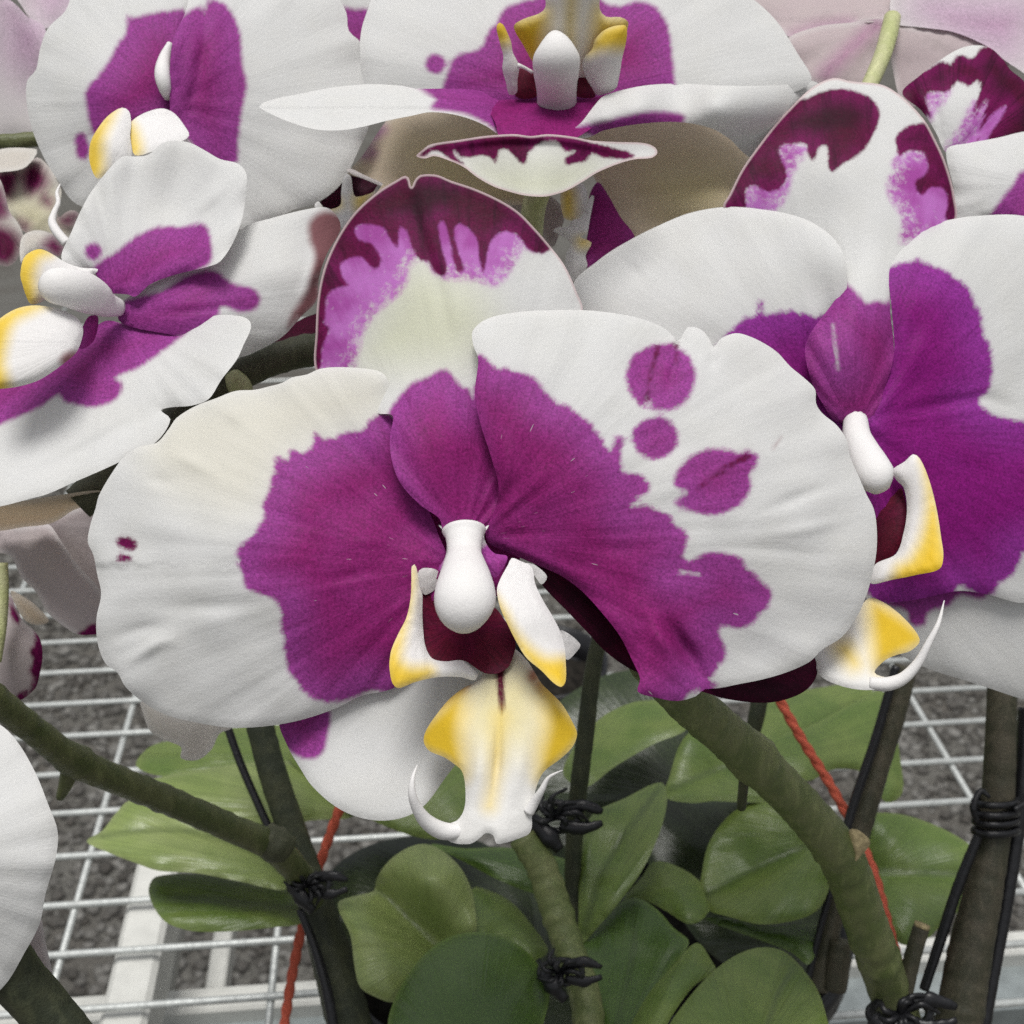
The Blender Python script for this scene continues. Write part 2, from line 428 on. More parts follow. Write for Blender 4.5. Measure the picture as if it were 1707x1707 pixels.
# ------------------------------------------------------------------ the ground under the bench
def ground_material():
    t = NT("gravel_ground"); ob = t.obj()
    n1 = t.noise(ob, 9.0, 4.0, .6); n2 = t.noise(ob, 160.0, 4.0, .65); n3 = t.noise(ob, 1.3, 3.0, .5)
    c = t.mix(t.ss(n2, .35, .65), (.075, .072, .065), (.15, .145, .13))
    c = t.mix(t.ss(n1, .4, .65, 0, .5), c, (.07, .06, .05))
    c = t.mix(t.ss(n3, .4, .7, 0, .3), c, (.15, .15, .14))
    return t.done(t.bsdf(c, .9, .2, normal=t.bump(n2, .8, .004)))
MGR = ground_material()
g = make_mesh("ground", [(-60, -60, 0), (60, -60, 0), (60, 60, 0), (-60, 60, 0)], [(0, 1, 2, 3)], None, MGR, False)
g["kind"] = "structure"
def gravel_material():
    t = NT("gravel_stones"); ob = t.obj()
    r = t.attr("tone").outputs["Fac"]; n2 = t.noise(ob, 300.0, 3.0, .6)
    c = t.mix(r, (.055, .052, .047), (.22, .215, .20)); c = t.mix(t.ss(n2, .4, .7, 0, .4), c, (.09, .075, .06))
    return t.done(t.bsdf(c, .85, .25, normal=t.bump(n2, .5, .001)))
import bmesh
bm = bmesh.new(); bmesh.ops.create_icosphere(bm, subdivisions=1, radius=1.0)
tv = np.array([v.co[:] for v in bm.verts]); tf = np.array([[v.index for v in f.verts] for f in bm.faces]); bm.free()
NS = 24000
sx = rng.uniform(-.85, .85, NS); sy = rng.uniform(.75, 2.1, NS); sr = rng.uniform(.0025, .0065, NS) * rng.choice([1, 1, 1, 1.5], NS)
jit = 1 + rng.uniform(-.28, .28, (NS, len(tv), 3))
Vg = tv[None] * jit * (sr[:, None] * np.array([1, .85, .6]))[:, None, :] if False else tv[None] * jit * sr[:, None, None] * np.array([1.15, .95, .65])
ca, sa = np.cos(sx * 91), np.sin(sx * 91)
Vg = np.stack([Vg[..., 0] * ca[:, None] - Vg[..., 1] * sa[:, None], Vg[..., 0] * sa[:, None] + Vg[..., 1] * ca[:, None], Vg[..., 2]], -1)
Vg += np.stack([sx, sy, sr * .35], 1)[:, None, :]
Fg = (tf[None] + (np.arange(NS) * len(tv))[:, None, None]).reshape(-1, 3)
me = bpy.data.meshes.new("gravel"); me.vertices.add(NS * len(tv)); me.vertices.foreach_set("co", Vg.astype(np.float32).ravel())
me.loops.add(len(Fg) * 3); me.loops.foreach_set("vertex_index", Fg.astype(np.int32).ravel())
me.polygons.add(len(Fg)); me.polygons.foreach_set("loop_start", np.arange(0, len(Fg) * 3, 3, dtype=np.int32))
me.update(calc_edges=True); me.validate()
at = me.attributes.new("tone", 'FLOAT', 'POINT'); at.data.foreach_set("value", np.repeat(rng.random(NS) ** 1.6, len(tv)).astype(np.float32))
gv = new_obj("gravel", me, None, gravel_material())
gv["kind"] = "stuff"; gv["label"] = "grey brown gravel on the ground under the wire bench"; gv["category"] = "gravel"

# ------------------------------------------------------------------ wire bench
YAW = math.radians(5.0)
bdir = np.array([-math.sin(YAW), math.cos(YAW), 0.0]); brt = np.array([math.cos(YAW), math.sin(YAW), 0.0])   # away, to the right
borg = on_plane(400, 1487, BENCH_Z)
bench = thing("wire_bench", "white welded wire bench top on pale metal rails below the orchid leaves", "bench", borg)
def bar_mesh(name, half_len, prof):
    """prof: closed (y,z) profile swept along local x"""
    n = len(prof); V = [(-half_len, y, z) for y, z in prof] + [(half_len, y, z) for y, z in prof]
    Fc = [(i, (i + 1) % n, n + (i + 1) % n, n + i) for i in range(n)] + [tuple(range(n))[::-1], tuple(range(n, 2 * n))]
    m = bpy.data.meshes.new(name); m.from_pydata(V, [], Fc); m.update(); return m
circ = [(.00135 * math.cos(a), .00135 * math.sin(a)) for a in np.linspace(0, 2 * math.pi, 10, endpoint=False)]
mesh_cross = bar_mesh("cross_wire", .75, circ); mesh_cross.materials.append(MWIRE)
mesh_cross.polygons.foreach_set("use_smooth", [True] * 10 + [False] * 2)
mesh_long = bar_mesh("long_wire", .55, circ); mesh_long.materials.append(MWIRE)
mesh_long.polygons.foreach_set("use_smooth", [True] * 10 + [False] * 2)
for k in range(-5, 26):
    o = bpy.data.objects.new("cross_wire", mesh_cross); scene.collection.objects.link(o); o.parent = bench
    o.location = tuple(bdir * (k * .0250 + rng.normal(0, .0004)) + brt * rng.normal(0, .01)); o.rotation_euler = (0, 0, YAW + rng.normal(0, .0015))
for px in (-560, -225, 118, 464, 790, 1110, 1425, 1743, 2060, 2380):
    p = on_plane(px, 1540, BENCH_Z - .0024) - borg
    o = bpy.data.objects.new("long_wire", mesh_long); scene.collection.objects.link(o); o.parent = bench
    o.location = tuple(p + bdir * .22); o.rotation_euler = (0, 0, YAW + math.pi / 2)
def rail(name, px, py, drop, wid, hei, half, along, mat):
    p = on_plane(px, py, BENCH_Z - drop) - borg
    b = min(wid, hei) * .12; w2, h2 = wid / 2, hei
    m = bar_mesh(name, half, [(-w2, -h2), (w2, -h2), (w2, -b), (w2 - b, 0), (-w2 + b, 0), (-w2, -b)]); m.materials.append(mat)
    o = bpy.data.objects.new(name, m); scene.collection.objects.link(o); o.parent = bench
    o.location = tuple(p); o.rotation_euler = (0, 0, YAW + (math.pi / 2 if along else 0)); return o
rail("rail", 226, 1600, .0045, .0165, .022, .30, True, MRAIL)
rail("rail", 366, 1590, .060, .008, .012, .065, True, MRAIL)
rail("rail", 284, 1590, .060, .0035, .012, .065, True, MRAIL)
rail("cross_rail", 400, 1660, .050, .012, .010, .75, False, MRAIL)
rail("cross_rail", 400, 1722, .058, .026, .030, .75, False, MZINC)

# ------------------------------------------------------------------ pots, under the leaves
def pot(label, px, py, mm, rt, h):
    c = W(px, py, mm); root = thing("plant_pot", label, "pot", (c[0], c[1], BENCH_Z + .0022), "pots under the orchid leaves")
    prof = [(0, 0), (rt * .72, 0), (rt * .75, .002), (rt * .96, h - .012), (rt * 1.04, h - .012), (rt * 1.05, h), (rt * .99, h), (rt * .95, h - .012)]
    def lathe(prof, seg=40):
        V, Fc = [], []
        for r, z in prof:
            for k in range(seg):
                a = 2 * math.pi * k / seg; V.append((c[0] + r * math.cos(a), c[1] + r * math.sin(a), BENCH_Z + .0022 + z))
        for i in range(len(prof) - 1):
            for k in range(seg): Fc.append((i * seg + k, i * seg + (k + 1) % seg, (i + 1) * seg + (k + 1) % seg, (i + 1) * seg + k))
        return V, Fc
    make_mesh("pot_wall", *lathe(prof), root, MBLK)
    V, Fc = lathe([(rt * .955, h - .013), (rt * .6, h - .009), (rt * .25, h - .006), (0, h - .005)])
    V = [(x, y, z + .004 * mnoise.noise(Vector((x * 140, y * 140, 1)))) for x, y, z in V]
    make_mesh("bark_mix", V, Fc, root, MBARK)
MBARK = plain_material("bark_mix", (.022, .019, .015), .9, .2, 0, .7, 260)
pot("black pot under the pale folded leaf left of centre", 790, 1640, 400, .040, .050)
pot("small dark pot standing on the bench behind the yellow lip", 905, 1290, 530, .024, .062)
pot("black pot under the leaves right of centre", 1190, 1590, 405, .040, .050)

# ------------------------------------------------------------------ leaves: three plants
def leafset(label, base, leaves, group="orchid plants on the bench"):
    root = thing("orchid_plant", label, "orchid plant", W(*base), group)
    for out, ctrl, b, mat, kw in leaves:
        kw = dict(dict(step=9, thick=1.8, roll=5.0, rollw=42, ruf=.5, wav=1.0), **kw)
        sheet("leaf", root, out, ctrl, b, mat, **kw)
    return root
plant_l = leafset("orchid plant at left, pale pointed leaves over the open wire grid", (520, 1560, 360), [
    (zM("690,385 760,290 900,250 1200,190 1560,190 1680,300 1600,400 1250,385 1000,420 830,440"), zM.d("700,380,352 1100,230,362 1600,250,368 1600,390,352 1000,410,346"), zM("1700,330")[0], ML1, {}),
    (zM("630,500 830,440 1000,408 1250,372 1560,375 1750,520 1800,640 1560,668 1450,720 1100,720 760,590"), zM.d("640,500,336 1200,380,344 1750,560,350 1450,700,330 900,620,330"), zM("1800,620")[0], ML3, {}),
    (zM("440,770 520,715 590,625 660,560 800,560 1000,640 1250,740 1430,850 1460,1010 1200,970 1000,932 800,918 690,880 560,830"), zM.d("440,770,318 800,560,330 1430,880,318 1200,960,312 800,900,312 900,720,322"), zM("1460,930")[0], ML3, dict(mid=zM("440,745 900,712 1250,800 1440,930"), midd=6, midw=40)),
    (zM("755,1010 790,950 1000,935 1200,960 1420,995 1560,1050 1540,1180 1400,1205 1200,1225 1000,1228 880,1200 820,1160 770,1080"), zM.d("760,1010,326 1000,940,334 1540,1060,330 1400,1200,318 1000,1225,316 1100,1080,324"), zM("1560,1110")[0], ML1, dict(mid=zM("760,1040 1150,1070 1550,1110"), midd=3.5)),
    (zK("150,330 420,560 640,690 900,760 1090,690 1130,330 700,200 400,200"), zK.d("150,330,350 700,200,362 1100,500,345 600,680,338 300,480,344"), zK("640,800")[0], ML1, {}),
])
plant_m = leafset("orchid plant in the middle, rounded glossy leaves below the flower lip", (800, 1650, 350), [
    (zK("600,965 650,885 720,825 800,788 880,788 960,835 1030,905 1080,1000 1102,1100 1105,1240 1000,1330 880,1420 760,1530 690,1588 600,1562 520,1512 490,1400 470,1250 405,1085 500,1045 590,1020"),
        zK.d("600,970,306 830,790,312 1060,980,304 1100,1220,296 620,1020,308 760,1160,305 900,1285,300 420,1090,300 600,1300,290 690,1580,284 830,1400,288 850,980,298"), zK("900,1300")[0], ML3, dict(mid=zK("590,1005 680,1070 760,1155 900,1285 960,1340"), midd=12, midw=55)),
    (zK("660,1697 700,1560 780,1420 880,1312 980,1252 1100,1230 1200,1238 1300,1282 1400,1365 1480,1530 1450,1697 1400,1900 700,1900"),
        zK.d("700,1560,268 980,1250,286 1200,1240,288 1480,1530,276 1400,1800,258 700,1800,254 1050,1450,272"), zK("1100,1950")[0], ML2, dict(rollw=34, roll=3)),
    (zK("1090,1010 1200,1028 1290,1080 1380,1180 1475,1325 1400,1375 1300,1300 1200,1260 1090,1260"), zK.d("1100,1010,318 1470,1320,306 1200,1250,304"), zK("1100,1250")[0], ML1, {}),
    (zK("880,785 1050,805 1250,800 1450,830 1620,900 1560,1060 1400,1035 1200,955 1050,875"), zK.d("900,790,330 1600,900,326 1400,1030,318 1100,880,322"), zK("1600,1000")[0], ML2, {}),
    (zL("330,1290 318,1100 325,900 340,760 390,632 550,552 740,470 768,560 732,720 640,920 520,1085 420,1200"), zL.d("330,1280,296 330,780,310 740,480,326 720,740,306 520,1080,296 480,820,312"), zL("330,1290")[0], ML1, dict(mid=zL("340,1250 450,900 740,480"), midd=3.5)),
    (zL("390,180 480,110 640,55 830,75 870,195 700,275 500,392 350,495 240,430 300,280"), zL.d("300,300,352 640,60,366 860,190,350 500,390,340"), zL("260,480")[0], ML1, {}),
    (zL("550,1065 640,950 700,872 800,888 930,968 965,1060 985,1112 940,1172 870,1188 760,1122 640,1065"), zL.d("550,1060,318 750,880,326 980,1110,312 870,1185,306"), zL("560,1060")[0], ML1, {}),
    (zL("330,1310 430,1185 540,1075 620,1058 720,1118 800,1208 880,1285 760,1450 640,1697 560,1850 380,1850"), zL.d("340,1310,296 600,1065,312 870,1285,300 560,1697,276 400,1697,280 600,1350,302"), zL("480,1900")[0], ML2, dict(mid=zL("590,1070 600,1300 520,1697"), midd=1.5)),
    (zL("920,1285 1000,1385 1015,1425 900,1510 780,1680 700,1850 540,1850 650,1580 800,1400"), zL.d("920,1290,292 1010,1420,284 650,1800,262 560,1740,270 800,1500,274"), zL("600,1900")[0], ML1, {}),
])
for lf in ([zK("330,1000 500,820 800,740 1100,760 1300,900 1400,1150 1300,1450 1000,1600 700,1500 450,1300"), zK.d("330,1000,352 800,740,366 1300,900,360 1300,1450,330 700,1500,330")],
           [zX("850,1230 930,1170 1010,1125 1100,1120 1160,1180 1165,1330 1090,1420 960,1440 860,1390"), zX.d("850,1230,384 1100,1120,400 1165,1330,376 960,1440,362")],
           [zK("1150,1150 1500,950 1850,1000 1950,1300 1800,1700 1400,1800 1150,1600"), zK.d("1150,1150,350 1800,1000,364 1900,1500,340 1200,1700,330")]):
    sheet("leaf", plant_m, lf[0], lf[1], lf[0][5], ML4, step=14, thick=1.8, roll=6, rollw=60, ruf=.5, wav=1.5)  # added backing leaves, coloured as the deep shade of the gaps
plant_r = leafset("orchid plant at right, broad leaves around the thick diagonal stem", (1330, 1640, 350), [
    (zL("760,545 780,440 850,250 960,180 1180,260 1330,420 1340,560 1140,570 1000,565 900,575"), zL.d("770,540,332 850,250,348 1180,270,352 1330,550,336 1000,560,330 1000,420,344"), zL("1340,560")[0], ML1, dict(mid=zL("770,510 960,430 1250,330"), midd=5)),
    (zL("945,930 980,780 1080,640 1200,570 1335,538 1500,760 1595,950 1550,1100 1450,1162 1250,1192 1080,1152 965,1112 935,1020"), zL.d("950,950,318 1200,575,332 1340,545,334 1590,950,314 1250,1190,304 970,1110,308 1150,850,326 1480,790,318 1300,1040,308"), zL("1600,740")[0], ML1, dict(mid=zL("940,1055 1120,960 1300,870 1490,785"), midd=11, midw=60)),
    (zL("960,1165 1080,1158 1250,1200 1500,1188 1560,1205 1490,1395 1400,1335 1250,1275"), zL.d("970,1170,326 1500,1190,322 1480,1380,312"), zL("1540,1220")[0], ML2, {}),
    (zL("770,1720 880,1562 1000,1432 1130,1342 1250,1308 1360,1328 1450,1408 1530,1520 1575,1650 1600,1850 740,1850"), zL.d("780,1700,262 1000,1430,280 1250,1310,290 1450,1410,284 1580,1660,268 1200,1800,256 1200,1550,276"), zL("1150,1950")[0], ML1, dict(mid=zL("1430,1400 1370,1480 1310,1600 1270,1750"), midd=5, roll=2.6)),
    (zN("930,640 1000,628 1100,640 1250,690 1400,770 1470,840 1440,1000 1380,1120 1290,1200 1200,1280 1080,1300 950,1150 900,850"), zN.d("930,650,352 1250,690,356 1460,840,348 1290,1200,334 1000,1280,332 1100,930,346"), zN("900,950")[0], ML1, dict(mid=zN("900,925 1150,932 1440,940"), midd=5)),
    (zN("330,330 420,240 600,190 800,85 990,10 1085,420 1080,540 1000,575 900,430 740,405 600,465 400,400"), zN.d("350,330,356 980,20,382 1080,540,362 600,460,348 700,250,364"), zN("350,380")[0], ML1, {}),
    (zL("620,520 900,560 1200,560 1500,700 1640,1000 1600,1400 1300,1500 1000,1350 800,1100 640,800"), zL.d("640,540,372 1200,570,378 1600,1000,366 1300,1450,346 800,1100,352"), zL("1600,1300")[0], ML4, dict(roll=6, rollw=60)),  # added backing leaf, gap shade painted as its colour
    (zN("330,120 480,30 650,-10 960,-40 900,40 700,165 560,215 400,290 300,270"), zN.d("330,120,372 900,-20,396 560,170,370 400,240,362"), zN("330,200")[0], ML1, {}),
])

# ------------------------------------------------------------------ stems (parts of their plants)
tube("flower_stem", plant_l, zX.d("-60,1118,212 0,1172,222 70,1228,234 105,1256,240 128,1270,245 152,1282,248 250,1322,262 380,1378,280 465,1420,296 520,1500,318 545,1620,335"), [24, 24, 24, 25, 30, 25, 24, 23, 24, 22, 22], MST, bumps=.10)
sc = tube("side_stub", plant_l, zX.d("118,1270,244 112,1300,246 100,1330,248"), [15, 13, 7], MST)
tube("node_scar", plant_l, zX.d("440,1395,290 462,1408,291 480,1418,292"), [26, 30, 22], MST2, bumps=.25)
tube("flower_stem", plant_r, zX.d("1080,1100,200 1150,1172,210 1228,1240,224 1250,1260,228 1272,1281,232 1340,1350,244 1402,1430,258 1440,1530,270 1472,1620,282 1500,1700,292"), [36, 38, 38, 43, 38, 36, 38, 37, 36, 36], MST3, bumps=.09)
tube("side_stem", plant_r, zX.d("1242,1262,228 1240,1300,236 1236,1345,250"), [13, 9, 8], MST2)
scar = sheet("cut_scar", plant_r, zN("815,715 850,712 900,745 922,780 905,815 880,840 850,875 812,885 838,850 822,800"), zN.d("815,715,250 922,780,252.5 850,875,253 850,780,250.5"), zN("860,790")[0], MCUT, step=5, thick=1.2, roll=.8, rollw=6, ruf=.2, wav=.4)
tube("flower_stem", plant_m, zX.d("870,1395,296 900,1440,296 925,1510,294 948,1580,290 975,1660,284 985,1740,278"), [24, 26, 27, 26, 27, 27], MST3, bumps=.10)
tube("old_stem", plant_l, zX.d("-30,1530,190 20,1620,194 62,1668,197 120,1740,200"), [48, 45, 43, 43], MSTK, bumps=.03)

# ------------------------------------------------------------------ stakes, sticks, strings, clips
def stake(label, path, rad, mat, name="plant_stake", cat="stake", tip=None):
    root = thing(name, label, cat, W(*path[-1]), "stakes holding up the flower stems")
    tube("cane", root, path, rad, mat, bumps=.05)
    if tip: tube("cut_end", root, tip[0], tip[1], MCUT, bumps=.2)
    return root
stake("dark green stake rising behind the pale lower left sepal", zX.d("428,1190,322 455,1290,322 492,1400,322 530,1520,320 560,1620,318 590,1740,316"), [23, 24, 25, 30, 36, 38], MSTK)
stake("thin black wire beside the dark green stake at left", zX.d("372,1190,326 400,1270,324 430,1340,322 462,1410,320"), [7, 7, 7, 7], MBLK)
stake("thin black stick below the left clip", zX.d("500,1515,312 525,1580,310 545,1650,308 560,1740,306"), [7, 8, 9, 9], MBLK)
stake("dark upright stake beside the yellow lip of the nearest flower", zX.d("1000,1060,300 988,1120,302 975,1230,306 962,1340,310 955,1450,312 958,1560,312"), [13, 14, 15, 15, 14, 13], MSTK)
stake("green stake leaning behind the thick diagonal stem", zX.d("1510,1110,330 1490,1190,330 1465,1270,330 1430,1390,328 1390,1520,326 1362,1650,324"), [19, 20, 20, 20, 18, 18], MSTB)
stake("black stick along the leaning green stake", zX.d("1494,1110,326 1460,1230,326 1420,1350,324 1400,1430,322 1372,1530,320 1345,1640,318"), [7, 8, 8, 7, 6, 6], MBLK)
stake("dark stub of stake under the maroon sepal tip", zX.d("1268,1150,338 1262,1190,338 1250,1240,340"), [15, 14, 12], MSTK)
stake("tall upright stake at the right edge with black rings", zX.d("1672,1110,300 1668,1230,300 1662,1340,300 1640,1480,298 1615,1600,296 1590,1760,294"), [24, 25, 27, 31, 36, 40], MSTB)
stake("black stick crossing in front of the right leaf", zX.d("1632,1390,296 1600,1470,296 1570,1560,296 1540,1650,296"), [8, 9, 9, 8], MBLK)
stake("black stick right of the tall upright stake", zX.d("1712,1180,304 1702,1330,302 1680,1480,300 1655,1620,298 1630,1760,296"), [14, 13, 13, 12, 12], MBLK)
stake("short brown cut off stub beside the diagonal stem", zX.d("1536,1545,284 1520,1600,284 1504,1670,284"), [13.5, 14, 14], MSTB, tip=(zX.d("1538,1540,283.8 1536,1546,283.8"), [13, 13.5]))
stake("pale stick end behind the diagonal stem at lower right", zX.d("1402,1568,322 1398,1600,322 1392,1650,322"), [18, 20, 19], MSTB)

def string(label, path, r):
    root = thing("red_string", label, "string", W(*path[-1]), "red strings tied from the stakes")
    for s in (0, 1):                       # two twisted yarns
        pts = catmull(path, False, 5.0); q = []
        for i, p in enumerate(pts):
            a = i * .55 + s * math.pi; q.append((p[0] + r * .3 * math.cos(a), p[1], p[2] + .3 * math.sin(a)))
        tube("strand", root, q, r * .72, MRED, seg=8, step=4)
string("red string running down past the left stake to the bench", zX.d("575,1325,330 556,1375,332 535,1435,334 510,1520,338 488,1620,342 468,1750,346"), 9)
string("red string slanting behind the thick diagonal stem at right", zX.d("1290,1150,330 1335,1230,330 1385,1310,330 1420,1375,328 1455,1450,322 1480,1540,316 1505,1630,310"), 9)

def clip(label, cx, cy, mm, s, seed, name="plant_clip"):
    """spring clip: ring of black plastic, two jaws and a grip, with tangled tie ends"""
    root = thing(name, label, "clip", W(cx, cy, mm), "black clips holding stems to stakes")
    r = random.Random(seed)
    ring = [(cx + s * math.cos(a), cy + s * .55 * math.sin(a), mm - 4 * math.sin(a) + .4 * i) for i, a in enumerate(np.linspace(0, 4.2 * math.pi, 26))]
    tube("ring", root, ring, s * .15, MBLK, seg=8, step=5, bumps=.3)
    for k in (-1, 1):
        tube("jaw", root, [(cx + s * .2, cy + k * s * .3, mm - 4), (cx + s * 1.1, cy + k * s * .45, mm - 5), (cx + s * 1.9, cy + k * s * .22, mm - 5)], [s * .24, s * .26, s * .12], MBLK, seg=8, flat=.5, bumps=.5)
    tube("grip", root, [(cx - s * .9, cy + s * .1, mm - 3), (cx - s * .4, cy + s * .6, mm - 5), (cx + s * .2, cy + s * 1.3, mm - 5)], [s * .3, s * .4, s * .22], MBLK, seg=8, flat=.6, bumps=.3)
    for k in range(11):
        a = r.uniform(0, 6.28); L = s * r.uniform(.6, 1.5)
        tube("tie_end", root, [(cx, cy, mm - 3), (cx + L * .6 * math.cos(a), cy + L * .5 * math.sin(a), mm - 6), (cx + L * math.cos(a + .5), cy + L * .8 * math.sin(a + .5), mm - 4)], [s * .13, s * .11, s * .06], MBLK, seg=6, bumps=.5)
clip("black clip holding the left stem to its dark green stake", 515, 1475, 308, 34, 1)
clip("black clip on the dark upright stake beside the yellow lip", 925, 1362, 300, 42, 2)
clip("black clip low on the middle stem at the bottom edge", 935, 1620, 276, 36, 3)
clip("black clip and tie ends at the foot of the diagonal stem", 1500, 1690, 276, 50, 4)
rings = thing("tie_ring", "black rings of tie wire round the tall upright stake", "tie", W(1660, 1360, 296))
for k, y in enumerate((1336, 1352, 1366, 1381)):
    tube("wire_turn", rings, [(1660 + 36 * math.cos(a), y + 7 * math.sin(a) + k, 299 - 5.4 * math.sin(a)) for a in np.linspace(0, 2 * math.pi, 22)], 6 + (k % 2), MBLK, seg=8, step=4, bumps=.15)
tube("twisted_end", rings, zX.d("1630,1372,294 1622,1345,293 1636,1318,294 1650,1330,293"), [5, 6, 5, 3], MBLK, seg=8, bumps=.2)
tube("twisted_end", rings, zX.d("1690,1350,294 1720,1335,296 1750,1340,297"), [5, 5, 4], MBLK, seg=8)

# ------------------------------------------------------------------ flowers
GRP = "orchid flowers"
# --- nearest flower, centre
f1 = thing("orchid_flower", "large white orchid in front with purple centre, round purple spots and yellow lip", "orchid flower", W(775, 890, 182), GRP)
sheet("petal", f1, zD("1270,190 1262,135 1235,100 1180,85 1050,78 980,86 930,108 870,120 830,142 770,158 720,170 640,175 560,205 480,235 400,285 372,325 320,385 250,400 190,440 140,505 85,600 72,650 50,720 40,790 62,840 78,920 94,1000 75,1100 80,1200 110,1280 160,1320 195,1380 280,1450 360,1492 470,1520 600,1542 720,1542 850,1525 950,1500 1060,1460 1150,1415 1270,1388 1340,1340 1420,1200 1490,1000 1500,850 1470,770 1420,650 1330,520 1320,350"),
      zD.d("1490,900,183 1000,850,181 600,800,180 60,790,185.5 330,380,187 900,120,190 1250,120,187.5 1260,400,186.5 1330,560,186.3 1430,720,185 160,1330,184.5 650,1530,184 1000,1200,182 1250,1380,184"),
      zD("1520,880")[0], MP, step=7, ruf=.55, wav=.45, roll=.7,
      ridges=[(zD("180,1290 260,1240 330,1200 420,1190"), -.9, 9), (zD("260,1070 420,1055 600,1045 800,1020"), .7, 14), (zD("120,1180 260,1140 420,1110"), .5, 10), (zD("330,400 480,470 600,520"), -.7, 12), (zD("250,520 420,560"), .4, 10), (zD("900,960 1100,930 1250,880"), .35, 8), (zD("1080,790 1300,780"), -.25, 6), (zD("600,220 680,330"), -.4, 10)],
      pig=[zD("1265,275 1215,275 1185,300 1160,332 1090,345 1000,372 965,348 952,405 910,428 868,412 850,462 805,440 795,520 770,580 750,640 755,690 700,770 645,830 660,900 690,970 760,1015 820,1050 830,1130 835,1220 850,1300 900,1370 960,1425 1030,1440 1100,1425 1200,1395 1400,1440 1600,1300 1650,900 1500,600 1400,350 1330,290")],
      dark=[zD.ell(200, 795, 42, 25, 18), zD.ell(190, 855, 26, 11)],
      crm=[zD("300,300 700,160 1200,120 1250,250 900,420 700,650 450,600 300,480")])
sheet("dorsal_sepal", f1, zB("310,1510 308,1350 318,1200 345,1080 400,960 470,860 560,780 640,730 672,714 686,722 697,760 712,730 735,711 800,711 860,735 950,765 1050,810 1130,860 1200,930 1260,1000 1320,1080 1370,1190 1392,1265 1300,1400 1150,1560 1100,1750 1090,1900 1040,2100 1010,2170 985,2160 830,2160 812,2110 730,2050 650,1960 615,1860 610,1770 620,1690 560,1680 420,1620"),
      zB.d("310,1500,194 420,1620,193 320,1150,195 690,715,197 900,745,196.5 1260,1000,195 1390,1260,194 1150,1560,190.5 1080,1850,187 620,1700,185.5 640,1940,182.5 815,2110,183 1000,2160,184.5 840,1800,183 850,1250,190 700,1500,189"),
      zB("910,2200")[0], MPD, step=4.5, ruf=.3, wav=.25, roll=-.5, rollw=12,
      ridges=[(zB("697,760 720,900 800,1150 880,1500"), .5, 12)],
      dark=[zB("280,1510 285,1300 320,1080 400,900 560,740 700,690 860,700 1060,780 1220,920 1275,1000 1225,1030 1170,1005 1120,955 1060,945 1020,985 1000,1065 990,1110 972,1050 962,965 900,912 872,930 885,1010 912,1095 880,1105 850,965 828,898 808,915 822,1010 845,1090 830,1118 795,1112 762,1062 735,1055 700,1000 680,940 650,920 640,1005 605,965 580,922 500,912 468,930 480,970 540,1000 575,1060 550,1092 485,1040 440,1050 408,1075 420,1130 445,1160 390,1172 350,1205 345,1260 340,1320 362,1335 340,1385 330,1440 318,1510")],
      lil=[zB("280,1530 285,1300 320,1080 400,900 700,800 1100,880 1240,1010 1160,1010 1120,1070 1090,1125 1030,1165 950,1142 880,1142 800,1122 740,1052 690,1092 680,1150 640,1205 560,1275 505,1350 482,1440 455,1520")],
      pig=[zB("600,1690 650,1612 700,1560 770,1530 830,1503 870,1530 900,1572 935,1582 948,1620 960,1560 1120,1600 1200,2200 800,2250 560,1900"), zB("1150,960 1225,960 1250,1010 1225,1030 1170,1010")],
      crm=[zB("700,1100 900,1150 1000,1300 900,1450 700,1480 520,1450 560,1300")])
